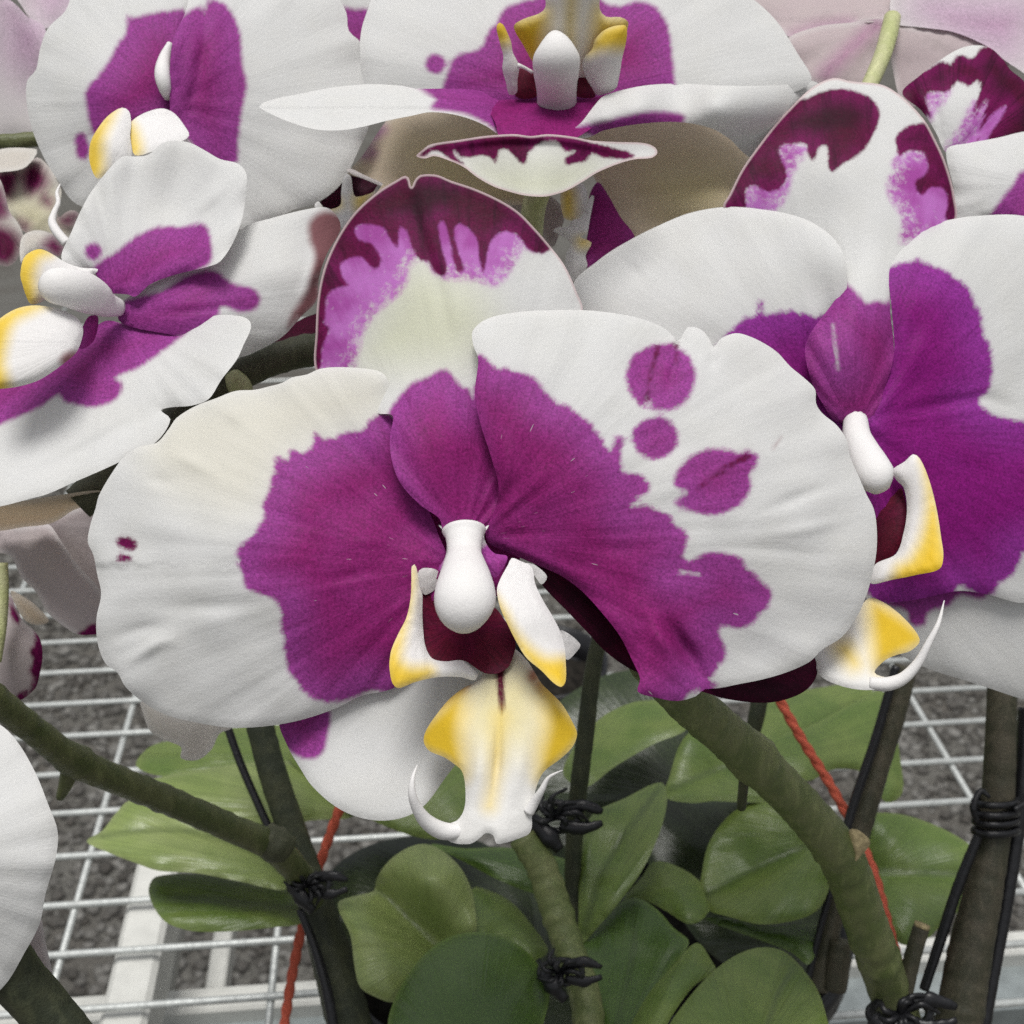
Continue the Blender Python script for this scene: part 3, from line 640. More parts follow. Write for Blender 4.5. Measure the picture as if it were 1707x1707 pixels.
sheet("petal", f1, zE("20,125 80,76 200,50 330,42 480,42 600,55 700,75 770,100 812,125 836,150 850,166 866,158 878,130 892,112 930,112 960,130 985,165 998,192 1012,178 1030,155 1090,135 1150,150 1210,180 1260,215 1310,270 1370,320 1412,365 1415,420 1440,460 1500,510 1540,570 1555,640 1590,720 1620,790 1650,850 1662,930 1660,1030 1640,1130 1620,1200 1580,1290 1520,1370 1440,1422 1390,1470 1300,1512 1200,1542 1100,1562 1020,1578 965,1582 948,1592 925,1612 850,1630 760,1616 690,1592 700,1540 670,1470 620,1370 560,1290 470,1190 380,1122 310,1090 240,1060 150,1022 80,985 75,930 110,850 125,760 95,640 50,500 28,380 42,240 22,185"),
      zE.d("90,960,183.5 125,760,181.5 40,240,184 25,130,186.5 480,45,188 850,165,188 1000,190,187.5 1250,210,188.5 1550,620,187 1660,950,186 1560,1320,185.5 1150,1550,183.5 700,1590,178 600,1340,180 300,1080,182.5 500,700,180.5 900,800,180.5 1300,900,182.5 780,1400,179 1000,1450,182"),
      zE("40,960")[0], MP, step=7, ruf=.5, wav=.4, roll=.7,
      ridges=[(zE("780,1270 850,1370 920,1480 975,1580"), 2.6, 13), (zE("700,1230 800,1400 880,1560"), -1.0, 14), (zE("1150,880 1350,800 1520,740"), .45, 9), (zE("1150,960 1380,930 1580,880"), -.4, 9), (zE("900,1000 1200,1010 1500,1040"), .3, 10), (zE("160,900 165,700 130,500"), -.6, 8), (zE("400,1000 700,1010 860,960"), .3, 8), (zE("850,170 840,260 800,420"), .6, 8), (zE("1000,195 990,300"), .6, 8)],
      pig=[zE("45,228 110,272 200,288 230,300 280,330 350,412 430,450 490,500 540,560 578,612 588,580 602,556 634,556 628,640 636,695 690,700 730,740 732,780 690,802 662,842 720,835 790,860 840,910 892,960 880,1010 892,1068 920,1048 990,1024 1060,1036 1110,1050 1130,1078 1155,1112 1242,1190 1200,1270 1120,1332 1030,1332 1020,1352 1046,1440 1022,1490 990,1540 1022,1568 960,1600 925,1580 860,1640 800,1680 600,1700 300,1250 0,1050 -60,800 -60,300"),
           zE.ell(785, 315, 142, 136, -30), zE.ell(760, 562, 92, 86), zE("835,740 880,662 960,616 1060,610 1100,622 1140,610 1176,640 1150,700 1140,790 1090,842 1000,872 900,856 838,830 870,792")],
      cut=[(zE("700,460 735,410"), 3.0), (zE("840,800 880,785"), 3.5), (zE("860,1106 935,1114"), 1.4)],
      sme=[(zE("1275,555 1240,605"), -1.5)],
      dark=[(zE("772,192 745,290 725,395"), 4.4), (zE("850,172 845,255"), 2.8), (zE("935,765 1040,690 1135,632"), 4.8)])
sheet("lateral_sepal", f1, zX("465,1200 480,1245 500,1280 520,1310 560,1345 600,1363 640,1368 680,1360 710,1340 740,1300 765,1265 800,1190 812,1120 790,1060 700,1040 560,1100 490,1150"),
      zX.d("480,1200,189 640,1365,181 740,1300,181.5 800,1060,185.5 560,1100,188 640,1220,186"), (800, 1000), MPS, step=7, ruf=.3, wav=.3,
      pig=[zX("440,1215 485,1252 505,1263 530,1261 542,1246 546,1180 440,1150")])
sheet("lateral_sepal", f1, zE("270,1080 295,1150 400,1262 480,1345 560,1430 660,1500 800,1560 950,1592 1050,1622 1200,1638 1300,1622 1380,1582 1420,1520 1412,1460 1300,1300 900,1150 500,1040 300,1030"),
      zE.d("280,1060,185.5 500,1330,186 950,1590,188 1380,1560,190 1300,1300,193 700,1150,189"), zE("150,980")[0], MPS, step=8, ruf=.3, wav=.3,
      pig=[zE("0,800 1600,1200 1600,1800 0,1800")], dark=[zE("1000,1500 1600,1350 1600,1800 1000,1700 930,1590"), zE("200,1000 560,1150 760,1400 700,1640 300,1400")])
lip1 = sheet("lip", f1, zG("590,790 560,838 500,868 430,920 370,990 312,1078 303,1130 330,1172 400,1202 455,1240 482,1265 496,1310 501,1400 490,1460 462,1500 415,1522 395,1560 430,1604 520,1613 560,1592 600,1560 632,1572 648,1612 680,1610 740,1592 800,1566 816,1530 816,1470 832,1420 830,1370 858,1292 885,1258 950,1210 1010,1150 1030,1090 1010,1038 960,952 900,890 860,850 830,800 790,740 720,680 640,700"),
      zG.d("660,700,181 560,840,178.5 830,800,178 310,1100,177 1025,1090,176 480,1060,174 660,1000,174.5 880,1060,173.5 660,1250,171.5 500,1400,171.5 825,1400,171 430,1600,171.5 640,1560,169 800,1560,170.5"),
      zG("660,760")[0], MLIP2, step=5, thick=.7, ruf=.15, wav=.2, roll=.2, rollw=10,
      ridges=[(zG("662,1000 650,1250 620,1450"), .9, 7), (zG("580,1050 560,1300 540,1450"), -.8, 16), (zG("760,1050 750,1300 730,1450"), -.8, 16)],
      yel=[zG("480,880 400,930 250,1080 280,1180 400,1240 490,1300 505,1220 490,1080 500,960"), zG("870,860 960,920 1080,1080 980,1230 850,1310 840,1200 870,1050"), (zG("668,1010 650,1180 632,1330 615,1430"), 3.0)],
      crm=[zG("600,780 820,800 880,1000 800,1150 560,1150 480,1000")],
      dark=[zG("640,740 684,760 686,860 688,950 672,1004 658,960 648,860")],
      sme=[zG.ell(440, 905, 110, 34, -40), zG.ell(890, 885, 80, 36, 40), zG.ell(825, 815, 30, 36)])
sheet("throat", lip1, zG("290,395 350,385 480,480 620,480 690,555 738,655 712,762 680,792 640,806 590,802 540,772 490,742 400,748 340,732 302,680 292,560"),
      zG.d("300,400,183 690,560,182 738,655,179 640,805,177.5 490,742,177.5 310,690,178.5 500,560,184.5"), zG("500,560")[0], MLIP, step=6, ruf=.05, wav=.1, roll=-.2,
      dark=[zG("200,300 900,300 900,900 200,900")])
sheet("side_lobe", lip1, zG("246,296 258,286 270,310 285,400 296,430 296,500 300,600 312,680 342,732 400,747 490,744 560,800 545,836 480,822 370,822 260,846 182,874 155,852 140,780 141,740 150,690 180,620 220,540 240,450 244,370"),
      zG.d("255,290,178 245,450,177 150,740,172.5 180,870,171.5 300,600,177.5 300,820,173 480,745,176.5 555,810,177"), zG("300,560")[0], MLIP, step=5, thick=.8, ruf=.1, wav=.15,
      yel=[zG("120,900 110,740 190,570 250,300 262,300 245,480 210,640 200,730 240,768 330,772 355,800 300,850 170,900")])
sheet("side_lobe_back", lip1, zG("272,335 298,304 372,320 360,400 310,432 290,420"), zG.d("275,330,181 370,320,183 310,430,182"), zG("320,430")[0], MLIP, step=6, ruf=.1, thick=.4, roll=.1)
sheet("side_lobe", lip1, zG("703,288 720,257 760,270 815,300 832,380 870,460 912,530 952,610 971,680 976,740 976,840 956,868 920,850 860,790 790,730 740,650 700,570 665,490 650,410 664,360"),
      zG.d("715,265,178 825,350,177 965,670,174.5 965,860,169.5 740,650,171.5 655,420,174 810,560,172.5"), zG("760,330")[0], MLIP, step=5, thick=.7, ruf=.15, wav=.2, roll=.35, rollw=10,
      yel=[zG("630,430 690,505 735,590 800,668 880,722 985,735 1000,890 900,870 720,660 630,500")])
sheet("side_lobe_back", lip1, zG("785,282 830,290 888,345 862,382 832,345"), zG.d("790,282,180 885,345,182 840,370,181"), zG("800,300")[0], MLIP, step=5, ruf=.1, thick=.4, roll=.1)
sheet("side_lobe_back", lip1, zG("950,600 1045,665 1020,710 985,740 965,720"), zG.d("950,600,180 1045,665,184 985,740,181"), zG("950,620")[0], MLIP, step=5, ruf=.1, thick=.4, roll=.1)
tube("tendril", lip1, zG.d("520,1545,171.8 400,1552,171 320,1510,169.5 272,1445,168 248,1375,167 250,1305,167 272,1236,168"), [9, 15, 13, 9.5, 7, 4, .6], MLIP, seg=12, step=4)
tube("tendril", lip1, zG.d("800,1460,170.5 830,1410,170 862,1358,169 890,1305,168.5 920,1282,168 962,1263,167.5"), [10, 8, 5.5, 3.5, 2.2, .6], MLIP, seg=10, step=3)
tube("column", f1, zG.d("494,126,181.2 495,160,180.4 495,235,178.5 496,300,175.8 498,385,172.5 498,455,170.8 500,515,170.5 508,556,171.5 520,582,173"), [37, 31, 29, 37, 48, 51.5, 46, 30, 8], MLIP, seg=28, step=4, flat=.8, bumps=.02)
sheet("column_collar", f1, zG("372,100 400,135 412,215 400,262 372,310 420,330 580,300 640,350 665,330 700,250 640,235 606,200 588,150 612,100 570,122 430,122"), zG.d("380,110,182.5 610,105,182.5 400,300,181.5 680,270,181.5 490,200,180.5"), zG("495,150")[0], MLIP, step=6, ruf=.1,
      pig=[zG("560,230 620,180 760,200 720,420 600,420"), zG("250,200 395,230 385,330 300,420")])

sheet("receptacle", f1, zG("300,40 480,0 680,60 760,280 680,420 520,460 340,420 270,250"), zG.d("300,40,188 680,60,188 760,280,187 340,420,187 500,200,187"), zG("495,250")[0], MPS, step=9, ruf=0, wav=.1, pig=[zG("100,-200 1000,-200 1000,700 100,700")])

# --- right flower
f2 = thing("orchid_flower", "white orchid at right with solid purple centre, yellow edged side lobe and curled tendril", "orchid flower", W(1435, 715, 203), GRP)
sheet("dorsal_sepal", f2, [*zC("485,845 510,790 560,690 630,590 700,500 770,425 830,368 880,335 940,317 1000,330 1130,345 1200,385 1260,440 1310,500 1345,565 1380,640 1410,730 1425,800 1432,890"), (1560, 425), (1500, 450), *zX("1484,500 1490,590 1474,649 1453,702 1394,702 1369,669 1354,639 1342,589 1349,559 1389,504 1409,474 1395,440 1260,420")],
      [*zC.d("490,845,214 700,500,219 940,320,222 1200,385,220 1430,885,213 950,700,213"), (1260, 420, 217), (1395, 440, 209), (1409, 478, 204.3), (1345, 590, 201.5), (1395, 700, 202.5), (1453, 700, 203), (1490, 590, 204), (1485, 480, 206), (1415, 590, 200.5)], (1425, 720), MPD, step=5.5, ruf=.4, wav=.3, roll=.8,
      dark=[zC("450,850 540,710 640,560 760,415 830,398 900,368 1000,366 1080,398 1117,450 1112,500 1082,570 1030,632 990,652 960,672 930,698 912,680 908,600 880,592 850,652 830,622 825,588 780,582 712,595 725,660 742,700 737,740 700,772 660,777 610,752 580,772 572,850"), zC("1190,602 1180,570 1212,528 1280,498 1340,510 1450,800 1450,900 1388,895 1396,830 1380,770 1330,762 1290,792 1268,742 1312,700 1300,622 1240,612 1200,632")],
      lil=[zC("712,590 830,600 802,655 772,705 742,805 690,860 540,850"), zC("1200,620 1170,660 1175,700 1148,730 1160,800 1190,850 1212,885 1212,990 1460,900 1400,640 1250,600")],
      pig=[[*zC("960,1140 985,1150 1030,1192 1070,1232 1110,1222 1150,1236 1180,1190"), (1530, 600), (1480, 730), (1380, 730), (1310, 600)]],
      cut=[((zC("930,1320 950,1500")), 1.2)])
sheet("petal", f2, zX("955,480 1000,432 1050,400 1100,375 1150,355 1210,345 1270,349 1330,361 1375,384 1402,415 1412,450 1410,500 1400,600 1410,690 1425,722 1380,720 1300,700 1150,650 1020,580"),
      zX.d("960,480,214 1150,355,216 1330,360,209 1410,450,204.2 1380,540,205.8 1400,600,206 1420,720,204 1150,640,208 1200,480,209"), (1425, 718), MPQ, step=8, ruf=.45, wav=.35,
      ridges=[(zX("1030,430 1060,450 1075,470"), .5, 4)],
      pig=[zX("1195,575 1215,555 1240,530 1263,525 1265,500 1272,500 1275,525 1310,518 1370,525 1420,490 1460,720 1200,680")])
sheet("petal", f2, zX("1482,450 1508,395 1540,378 1580,367 1625,360 1707,360 1850,400 1960,520 1990,700 1940,880 1830,980 1707,1005 1650,992 1600,985 1550,995 1500,1003 1447,1003 1440,900 1445,760 1440,700 1474,645 1490,590 1486,510"),
      zX.d("1445,710,203 1485,500,205 1510,395,210 1707,360,215 1980,700,222 1707,1000,210 1450,1000,205 1600,700,205.5 1700,820,207 1560,480,206"), (1435, 715), MPQ, step=9, ruf=.5, wav=.4,
      ridges=[(zX("1450,700 1540,680 1640,665 1720,690"), .9, 9)],
      pig=[zF("600,190 665,188 770,172 850,205 920,250 965,330 990,430 1012,500 1000,600 968,638 1010,680 1119,710 1400,800 1350,1100 1119,1150 1090,1210 1030,1262 990,1302 900,1262 870,1322 800,1342 780,1392 735,1382 730,1342 600,1290 500,1000 550,600")])
sheet("lateral_sepal", f2, zX("1440,990 1500,985 1600,975 1700,960 1850,1000 1920,1100 1820,1190 1707,1166 1648,1147 1598,1131 1548,1115 1500,1090 1455,1040"),
      zX.d("1440,990,209 1700,960,212 1900,1090,220 1707,1165,217 1500,1085,212"), (1440, 850), MPS, step=9, ruf=.3,
      pig=[zF("560,1240 1000,1240 985,1300 900,1290 870,1325 800,1345 782,1392 735,1382 728,1345 600,1300")])
lip2 = sheet("lip", f2, zF("415,1505 428,1482 500,1432 560,1350 600,1300 650,1315 720,1370 770,1440 740,1476 690,1491 650,1511 618,1548 640,1562 690,1570 700,1600 640,1606 570,1607 500,1592 440,1562"),
      zF.d("415,1510,192 600,1300,199 770,1440,194.5 640,1560,189 480,1590,189 580,1450,192"), zF("600,1290")[0], MLIP2, step=6, thick=.9, ruf=.1, wav=.15,
      yel=[zF("600,1300 720,1350 800,1440 700,1510 625,1540 600,1460"), zF("490,1465 530,1450 570,1520 545,1535")])
tube("tendril", lip2, zF.d("600,1585,189 660,1588,188.5 715,1568,188 765,1515,187.5 800,1450,187 832,1385,187 852,1308,188"), [11, 12, 10.5, 8, 6, 4, .8], MLIP, seg=12, step=4)
sheet("throat", lip2, zF("590,950 690,900 718,960 727,1040 702,1130 650,1182 610,1200 570,1150"), zF.d("600,960,206 720,960,202.5 700,1140,201 600,1180,203"), zF("640,1050")[0], MLIP, step=7, ruf=.05, dark=[zF("400,800 900,800 900,1300 400,1300")])
sheet("side_lobe", lip2, zF("678,872 720,842 748,818 770,832 800,900 826,1000 842,1100 849,1160 836,1202 760,1222 680,1238 605,1250 620,1188 690,1152 716,1080 727,1000 716,930 692,905"),
      zF.d("690,880,201 755,822,200 845,1150,194 720,1230,194 610,1245,197 725,1000,200"), zF("690,1050")[0], MLIP, step=6, thick=.9, ruf=.1, roll=.6, rollw=10,
      yel=[zF("775,820 792,960 775,1080 735,1165 690,1195 680,1260 870,1240 860,1130 805,880")])
tube("column", f2, zF.d("555,700,204 560,760,200 580,810,197.5 605,860,195 625,900,193.5 640,935,194"), [20, 24, 28, 32, 31, 16], MLIP, seg=24, step=4, flat=.85)

# --- top flower, seen from above with its lip standing up
f3 = thing("orchid_flower", "upturned orchid at top centre with white column, yellow tipped lobes and thin white petals", "orchid flower", W(925, 165, 216), GRP)
sheet("lateral_sepal", f3, zX("612,150 600,80 608,30 640,-30 800,-90 925,-90 945,60 940,180 850,190 720,170 650,160"),
      zX.d("612,150,221 605,60,222 700,-60,226 930,-80,224 930,170,217 800,60,219"), (925, 160), MPS, step=9, ruf=.4,
      pig=[zH("280,560 305,490 320,440 370,320 430,300 520,270 560,180 612,120 640,60 740,10 890,-20 1100,-60 1100,600 300,600"), zH.ell(260, 365, 57, 57)])
sheet("lateral_sepal", f3, zX("915,-90 1100,-90 1240,-12 1290,30 1330,90 1352,135 1300,160 1100,180 950,190 925,100"),
      zX.d("930,-80,224 1150,-80,226 1345,130,222 950,180,217 1100,60,219.5"), (925, 160), MPS, step=9, ruf=.4,
      pig=[zH("900,560 900,-100 1180,-20 1240,20 1330,32 1400,8 1500,30 1570,120 1600,250 1617,400 1612,500 1300,600")])
lip3 = sheet("lip", f3, zH("704,150 760,108 850,76 885,40 890,-120 1190,-120 1194,50 1230,95 1310,97 1357,126 1330,210 1150,420 960,480 820,360 760,260"),
      zH.d("710,150,209 1350,130,209 890,-100,203 1190,-100,203 1040,0,204 960,460,215 1040,200,208"), zH("960,500")[0], MLIP2, step=7, thick=.9, ruf=.1,
      ridges=[(zH("1030,-100 1020,300"), .9, 6)],
      yel=[zH("600,150 860,60 905,60 895,200 860,420 700,300"), zH("1180,40 1240,90 1400,90 1340,260 1160,420 1150,200"), (zH("1035,-60 1022,260"), 3)])
for pth in ("735,395 812,405 840,545 715,548", "1065,415 1105,425 1170,550 1050,540"):
    sheet("throat", lip3, zH(pth), [(p[0], p[1], 214.5) for p in zH(pth)], zH(pth)[0], MLIP, step=7, ruf=0, wav=.05, dark=[zH("0,0 2000,0 2000,1000 0,1000")])
sheet("side_lobe", lip3, zH("606,152 625,127 645,140 670,190 690,240 700,300 726,350 736,390 726,450 721,530 680,540 660,470 640,390 645,320 624,240"), zH.d("620,130,207 735,390,211 690,535,213.5 640,380,210"), zH("700,540")[0], MLIP, step=5, thick=.8, ruf=.1, yel=[zH("560,100 700,100 700,230 640,265 560,240")])
tube("lobe_bridge", lip3, zH.d("725,370,211.5 765,385,212 812,412,212.5"), [4, 3, 3], MLIP, seg=8)
sheet("side_lobe", lip3, zH("1095,362 1110,320 1150,280 1170,220 1240,160 1340,144 1350,180 1342,250 1322,330 1306,430 1280,510 1180,542 1150,500 1110,430"), zH.d("1100,360,211 1340,150,206 1310,420,211 1180,540,214 1210,330,208"), zH("1210,540")[0], MLIP, step=5, thick=.8, ruf=.1, yel=[zH("1120,310 1180,180 1260,130 1400,110 1380,280 1300,285 1200,290")])
tube("column", f3, zH.d("950,585,216 950,540,214 948,470,211 947,400,208.5 947,320,206.5 945,250,206 941,205,206.5 939,177,207.5"), [33, 33, 35, 38.5, 38.5, 27, 14, 2], MLIP, seg=24, step=4, flat=.75)
sheet("petal", f3, zB("78,432 130,405 250,380 380,355 520,342 650,348 720,360 830,360 950,365 1090,385 1230,390 1270,450 1210,520 1100,556 1060,551 1000,512 930,482 850,462 770,456 700,470 600,490 500,515 400,530 300,525 200,495 120,460"),
      zB.d("80,432,206 520,342,216 400,530,202 1090,385,220 850,460,206 1060,550,209 1260,450,216 700,400,211"), zB("1270,440")[0], MPS, step=6, ruf=.2, wav=.2, roll=.4, ridges=[(zB("150,435 300,440 450,450 650,440"), .9, 7), (zB("200,465 350,480 520,470"), -.7, 6), (zB("250,410 400,400 600,395"), -.7, 6), (zB("1050,548 960,498 860,470 700,480 560,510"), -1.0, 8)],
      pig=[zB("640,330 720,356 770,385 798,405 775,440 850,452 930,470 1010,508 1075,560 1320,600 1320,330 900,330")])
sheet("sepal_base", f3, zH("560,600 700,560 850,570 1000,578 1250,530 1265,620 1160,720 1010,800 640,800 600,700"), zH.d("600,610,214 850,575,216 1240,560,215.5 780,780,203 1000,780,207"), zH("930,570")[0], MPS, step=7, ruf=.2, pig=[zH("300,300 1500,300 1500,1000 300,1000")])
sheet("dorsal_sepal", f3, zH("150,888 190,850 230,822 400,795 530,775 650,765 720,764 800,774 900,764 1040,778 1150,800 1300,808 1450,815 1510,840 1522,870 1492,897 1390,907 1300,932 1180,982 1100,1032 1000,1087 900,1116 840,1119 760,1111 680,1091 590,1061 500,1011 420,951 330,911 250,888 200,902"),
      zH.d("150,888,206 720,765,201 1510,860,206 840,1115,197.5 500,1010,201.5 1150,1000,201.5 830,900,198.5"), zH("850,2600")[0], MPD, step=4.5, ruf=.35, wav=.2, roll=-.5, rollw=9,
      ridges=[(zH("190,870 420,815 720,785 1040,805 1390,890"), -1.2, 7)],
      dark=[zH("140,880 190,846 400,790 650,762 900,764 1040,776 1200,825 1390,880 1380,905 1200,885 1150,872 1120,912 1060,932 1004,942 998,900 1050,862 1000,862 960,812 900,802 830,832 790,882 770,932 730,912 700,882 660,852 622,862 602,932 560,892 500,892 400,892 362,852 372,892 422,932 380,932 300,872 250,860 180,902")],
      crm=[zH("500,960 800,940 1150,950 1000,1130 700,1140")])
sheet("petal", f3, zC("-140,545 -90,495 -40,430 0,390 150,350 300,340 450,347 600,349 740,344 830,326 880,350 780,430 700,500 640,590 600,640 560,615 510,565 430,520 300,496 150,503 0,530 -70,560"),
      zC.d("-120,540,209 0,390,214 300,342,219 830,330,226 150,430,207 450,432,210 700,420,218 0,480,206 300,490,214 570,615,222 0,530,212"), zC("-190,420")[0], MPS, step=6, ruf=.15, wav=.15, roll=.3,
      pig=[zC("-120,520 0,495 60,478 160,458 250,455 330,470 320,500 150,530 0,560")])
tube("pedicel", f3, zX.d("905,300,214 890,345,220 884,400,228"), [21, 20, 20], MPED, seg=12)

# --- upper left flower
f4 = thing("orchid_flower", "white orchid at upper left with tall purple flashes and one oval purple spot", "orchid flower", W(275, 165, 224), GRP)
sheet("petal", f4, zA("360,-60 300,50 220,130 185,220 165,320 125,370 122,470 150,600 200,720 260,820 330,920 400,950 560,850 760,640 830,500 840,200 840,-60"),
      zA.d("360,-60,231 125,420,229 330,920,226 760,560,224 840,0,228 450,400,222"), zA("780,480")[0], MPS, step=9, ruf=.4, pig=[zA("600,82 585,60 578,150 540,200 480,310 393,420 400,500 430,612 500,640 720,600 860,500 860,60 700,62"), zA.ell(378, 675, 35, 66, -8)])
sheet("petal", f4, zA("900,-60 1400,-70 1540,-20 1590,60 1600,140 1660,200 1690,300 1695,560 1650,680 1560,850 1440,940 1350,962 1250,1010 1120,1055 1000,1000 800,700 780,500 790,200 850,60"),
      zA.d("900,-60,227 1600,100,234 1690,500,232 1440,940,227 1000,1000,224 790,500,221 800,200,220.5 1200,450,225"), zA("780,480")[0], MPS, step=9, ruf=.45,
      ridges=[(zA("950,20 920,300 850,560"), 1.2, 8)],
      pig=[zA("955,0 1030,18 1080,90 1105,170 1112,290 1132,390 1112,500 1096,620 1082,750 960,740 860,640 760,560 740,440 760,360 770,200 830,80 925,28 940,60")])
tube("column", f4, zA.d("780,200,224 755,270,223 745,340,221 755,400,221 770,450,223"), [5, 10, 13, 11, 6], MLIP, seg=12, step=4)
lip4 = sheet("lip", f4, zA("595,570 640,530 700,505 750,498 800,520 845,575 868,622 820,655 700,695 620,712 600,640"), zA.d("600,570,216 780,480,221 870,620,217 620,710,213"), zA("800,520")[0], MLIP, step=7, ruf=.1, yel=[zA("570,560 610,560 650,700 590,730")])
sheet("side_lobe", lip4, zA("408,710 420,640 470,560 510,520 560,494 592,510 602,570 597,620 602,720 560,760 450,820 420,775"), zA.d("410,700,212 560,495,217 600,700,213 500,640,211"), zA("620,560")[0], MLIP, step=6, ruf=.1, roll=1.0, yel=[zA("380,850 385,640 450,555 540,480 520,540 480,640 470,800")])
tube("tendril", lip4, zA.d("310,1120,213 262,1065,214 240,1020,215 250,975,216 268,930,217 262,885,218 277,843,219"), [8, 8, 7, 5, 4, 3, .7], MLIP, seg=10, step=3)

# --- left flower facing away to the left
f5 = thing("orchid_flower", "orchid at left edge turned leftwards with broad yellow tipped lobes and long purple streaks", "orchid flower", W(200, 505, 203), GRP)
sheet("dorsal_sepal", f5, zA("1120,1042 1250,1000 1400,962 1500,953 1552,1000 1562,1055 1500,1165 1465,1270 1452,1380 1385,1450 1300,1542 1200,1602 1090,1640 1000,1600 800,1540 600,1500 545,1470 550,1400 620,1345 800,1255 920,1200 1010,1150"),
      zA.d("560,1430,203.5 850,1400,201 1120,1045,208 1500,955,208.5 1560,1040,210 1440,1380,205.5 1090,1640,205.5 1250,1250,203.5 900,1210,205.5"), zA("540,1440")[0], MPS, step=7, ruf=.25, wav=.2, roll=.5,
      ridges=[(zA("620,1440 850,1430 1100,1400"), .7, 7), (zA("1425,1110 1445,1180 1430,1260 1380,1400"), -1.2, 8)],
      pig=[zA("500,1470 560,1388 650,1358 750,1328 850,1268 950,1238 1000,1250 1060,1300 1150,1320 1197,1370 1170,1422 1100,1432 1018,1408 1000,1452 850,1540 600,1560")],
      sme=[zA("1418,1020 1470,972 1540,975 1600,1040 1520,1190 1475,1290 1460,1390 1320,1510 1338,1440 1400,1340 1430,1240 1442,1170 1418,1100")])
sheet("petal", f5, zA("285,1195 330,1060 400,910 480,800 560,720 620,718 680,710 740,660 790,645 870,655 940,690 1010,730 1090,750 1128,790 1130,870 1112,1000 1070,1112 1010,1200 960,1222 800,1262 690,1305 620,1362 590,1352 470,1335 440,1260"),
      zA.d("290,1190,200 560,720,205 790,648,207 1125,790,205 1010,1200,199 620,1355,201 470,1330,202 800,950,207 700,1100,203.5"), zA("560,1400")[0], MPS, step=7, ruf=.55, wav=.4,
      ridges=[(zA("1100,780 950,930 850,1000"), -.8, 10)],
      pig=[zA("420,1240 540,1150 640,1075 740,1040 850,1040 935,1022 962,1080 972,1192 930,1230 800,1290 610,1400 440,1380"), zA.ell(428, 1155, 40, 40)])
sheet("petal", f5, zX("-40,838 60,829 130,801 212,764 261,736 284,699 268,684 285,679 320,676 348,665 369,633 395,599 406,575 418,548 417,536 405,528 369,525 330,532 300,540 264,546 224,546 200,538 175,535 140,560 80,610 -40,660"),
      zX.d("-30,835,186 130,800,188 284,699,193 348,665,190.5 417,540,197.5 369,526,200.5 300,540,203.5 200,540,204 60,620,200 -40,660,199 200,650,196.5"), (190, 520), MPS, step=7, ruf=.35, wav=.35,
      ridges=[(zX("268,684 200,715 120,760 30,800"), .6, 10)],
      pig=[zI("700,560 760,592 1240,583 1210,612 1190,650 1050,762 880,882 800,912 728,952 772,980 772,1030 720,1092 600,1132 480,1117 400,1092 370,1052 250,1132 100,1202 -200,1300 -200,900 300,800 600,560")])
lip5 = sheet("lip", f5, zI("128,300 150,190 200,147 260,134 330,165 420,220 520,252 620,262 560,320 400,400 300,450 200,484 165,430 140,350"), zI.d("130,300,194 260,135,197 600,262,200 200,480,195"), zI("640,420")[0], MLIP, step=6, thick=.9, ruf=.1, roll=.8, rollw=10, yel=[zI("80,300 130,150 260,90 330,165 260,200 225,300 230,500 120,480")])
sheet("side_lobe", lip5, zI("-60,640 0,572 100,512 200,490 300,497 400,522 490,572 526,640 512,720 480,790 400,860 250,960 120,1002 0,1017 -60,1010"), zI.d("-60,640,186 200,490,190 526,640,193 400,860,188 0,1015,184 220,720,187.5"), zI("520,720")[0], MLIP, step=6, thick=1.0, ruf=.1, roll=1.2, rollw=14, yel=[zI("-100,600 0,540 120,480 300,480 200,540 100,600 50,720 30,860 60,1040 -100,1060")], sme=[zI.ell(440, 830, 70, 50, -30)])
sheet("throat", lip5, zI("500,690 560,560 620,560 600,700 540,760 500,760"), zI.d("500,690,196 620,560,200 540,760,197"), zI("560,650")[0], MLIP, step=6, ruf=.05, pig=[zI("400,400 800,400 800,900 400,900")])
tube("column", f5, zI.d("285,365,191.5 320,365,191 400,372,191.5 500,395,193.5 590,435,196.5 670,480,199.5 760,505,202.5"), [18, 28, 32, 34, 31, 22, 14], MLIP, seg=24, step=4, flat=.8)

# --- flowers further back
f9 = thing("orchid_flower", "white orchid behind at right edge with dark maroon streaked upper sepal", "orchid flower", W(1660, 280, 232), GRP)
sheet("dorsal_sepal", f9, zC("1212,378 1280,310 1380,235 1450,196 1510,184 1570,195 1620,240 1650,282 1707,330 1790,450 1720,560 1600,590 1480,610 1392,620 1350,540 1290,450"),
      zC.d("1220,375,232 1510,185,238 1700,330,236 1780,450,234 1400,610,228 1600,570,228 1480,400,229"), zC("1400,650")[0], MPD, step=7, ruf=.4,
      dark=[zC("1180,400 1280,300 1380,250 1410,265 1440,225 1500,235 1540,190 1600,190 1800,400 1800,640 1540,640 1560,560 1640,430 1570,470 1520,560 1500,640 1540,480 1560,400 1500,480 1530,330 1480,350 1440,330 1400,370 1310,385 1330,480 1300,470")],
      lil=[zC("1300,380 1410,360 1350,460 1320,500"), zC("1390,620 1440,520 1520,400 1800,400 1800,640")])
sheet("petal", f9, zC("1395,602 1480,582 1600,560 1707,535 1820,530 1850,900 1707,892 1600,872 1500,890 1425,900 1420,760 1395,660"),
      zC.d("1395,610,226 1707,535,228 1820,880,222 1430,890,224 1600,700,223"), zC("1800,760")[0], MPS, step=9, ruf=.35, pig=[zC("1560,900 1575,868 1620,800 1670,740 1690,700 1900,680 1900,950")])
f8 = thing("orchid_flower", "pale pink orchid seen from behind at top right with green flower stalk", "orchid flower", W(1485, 40, 252), GRP)
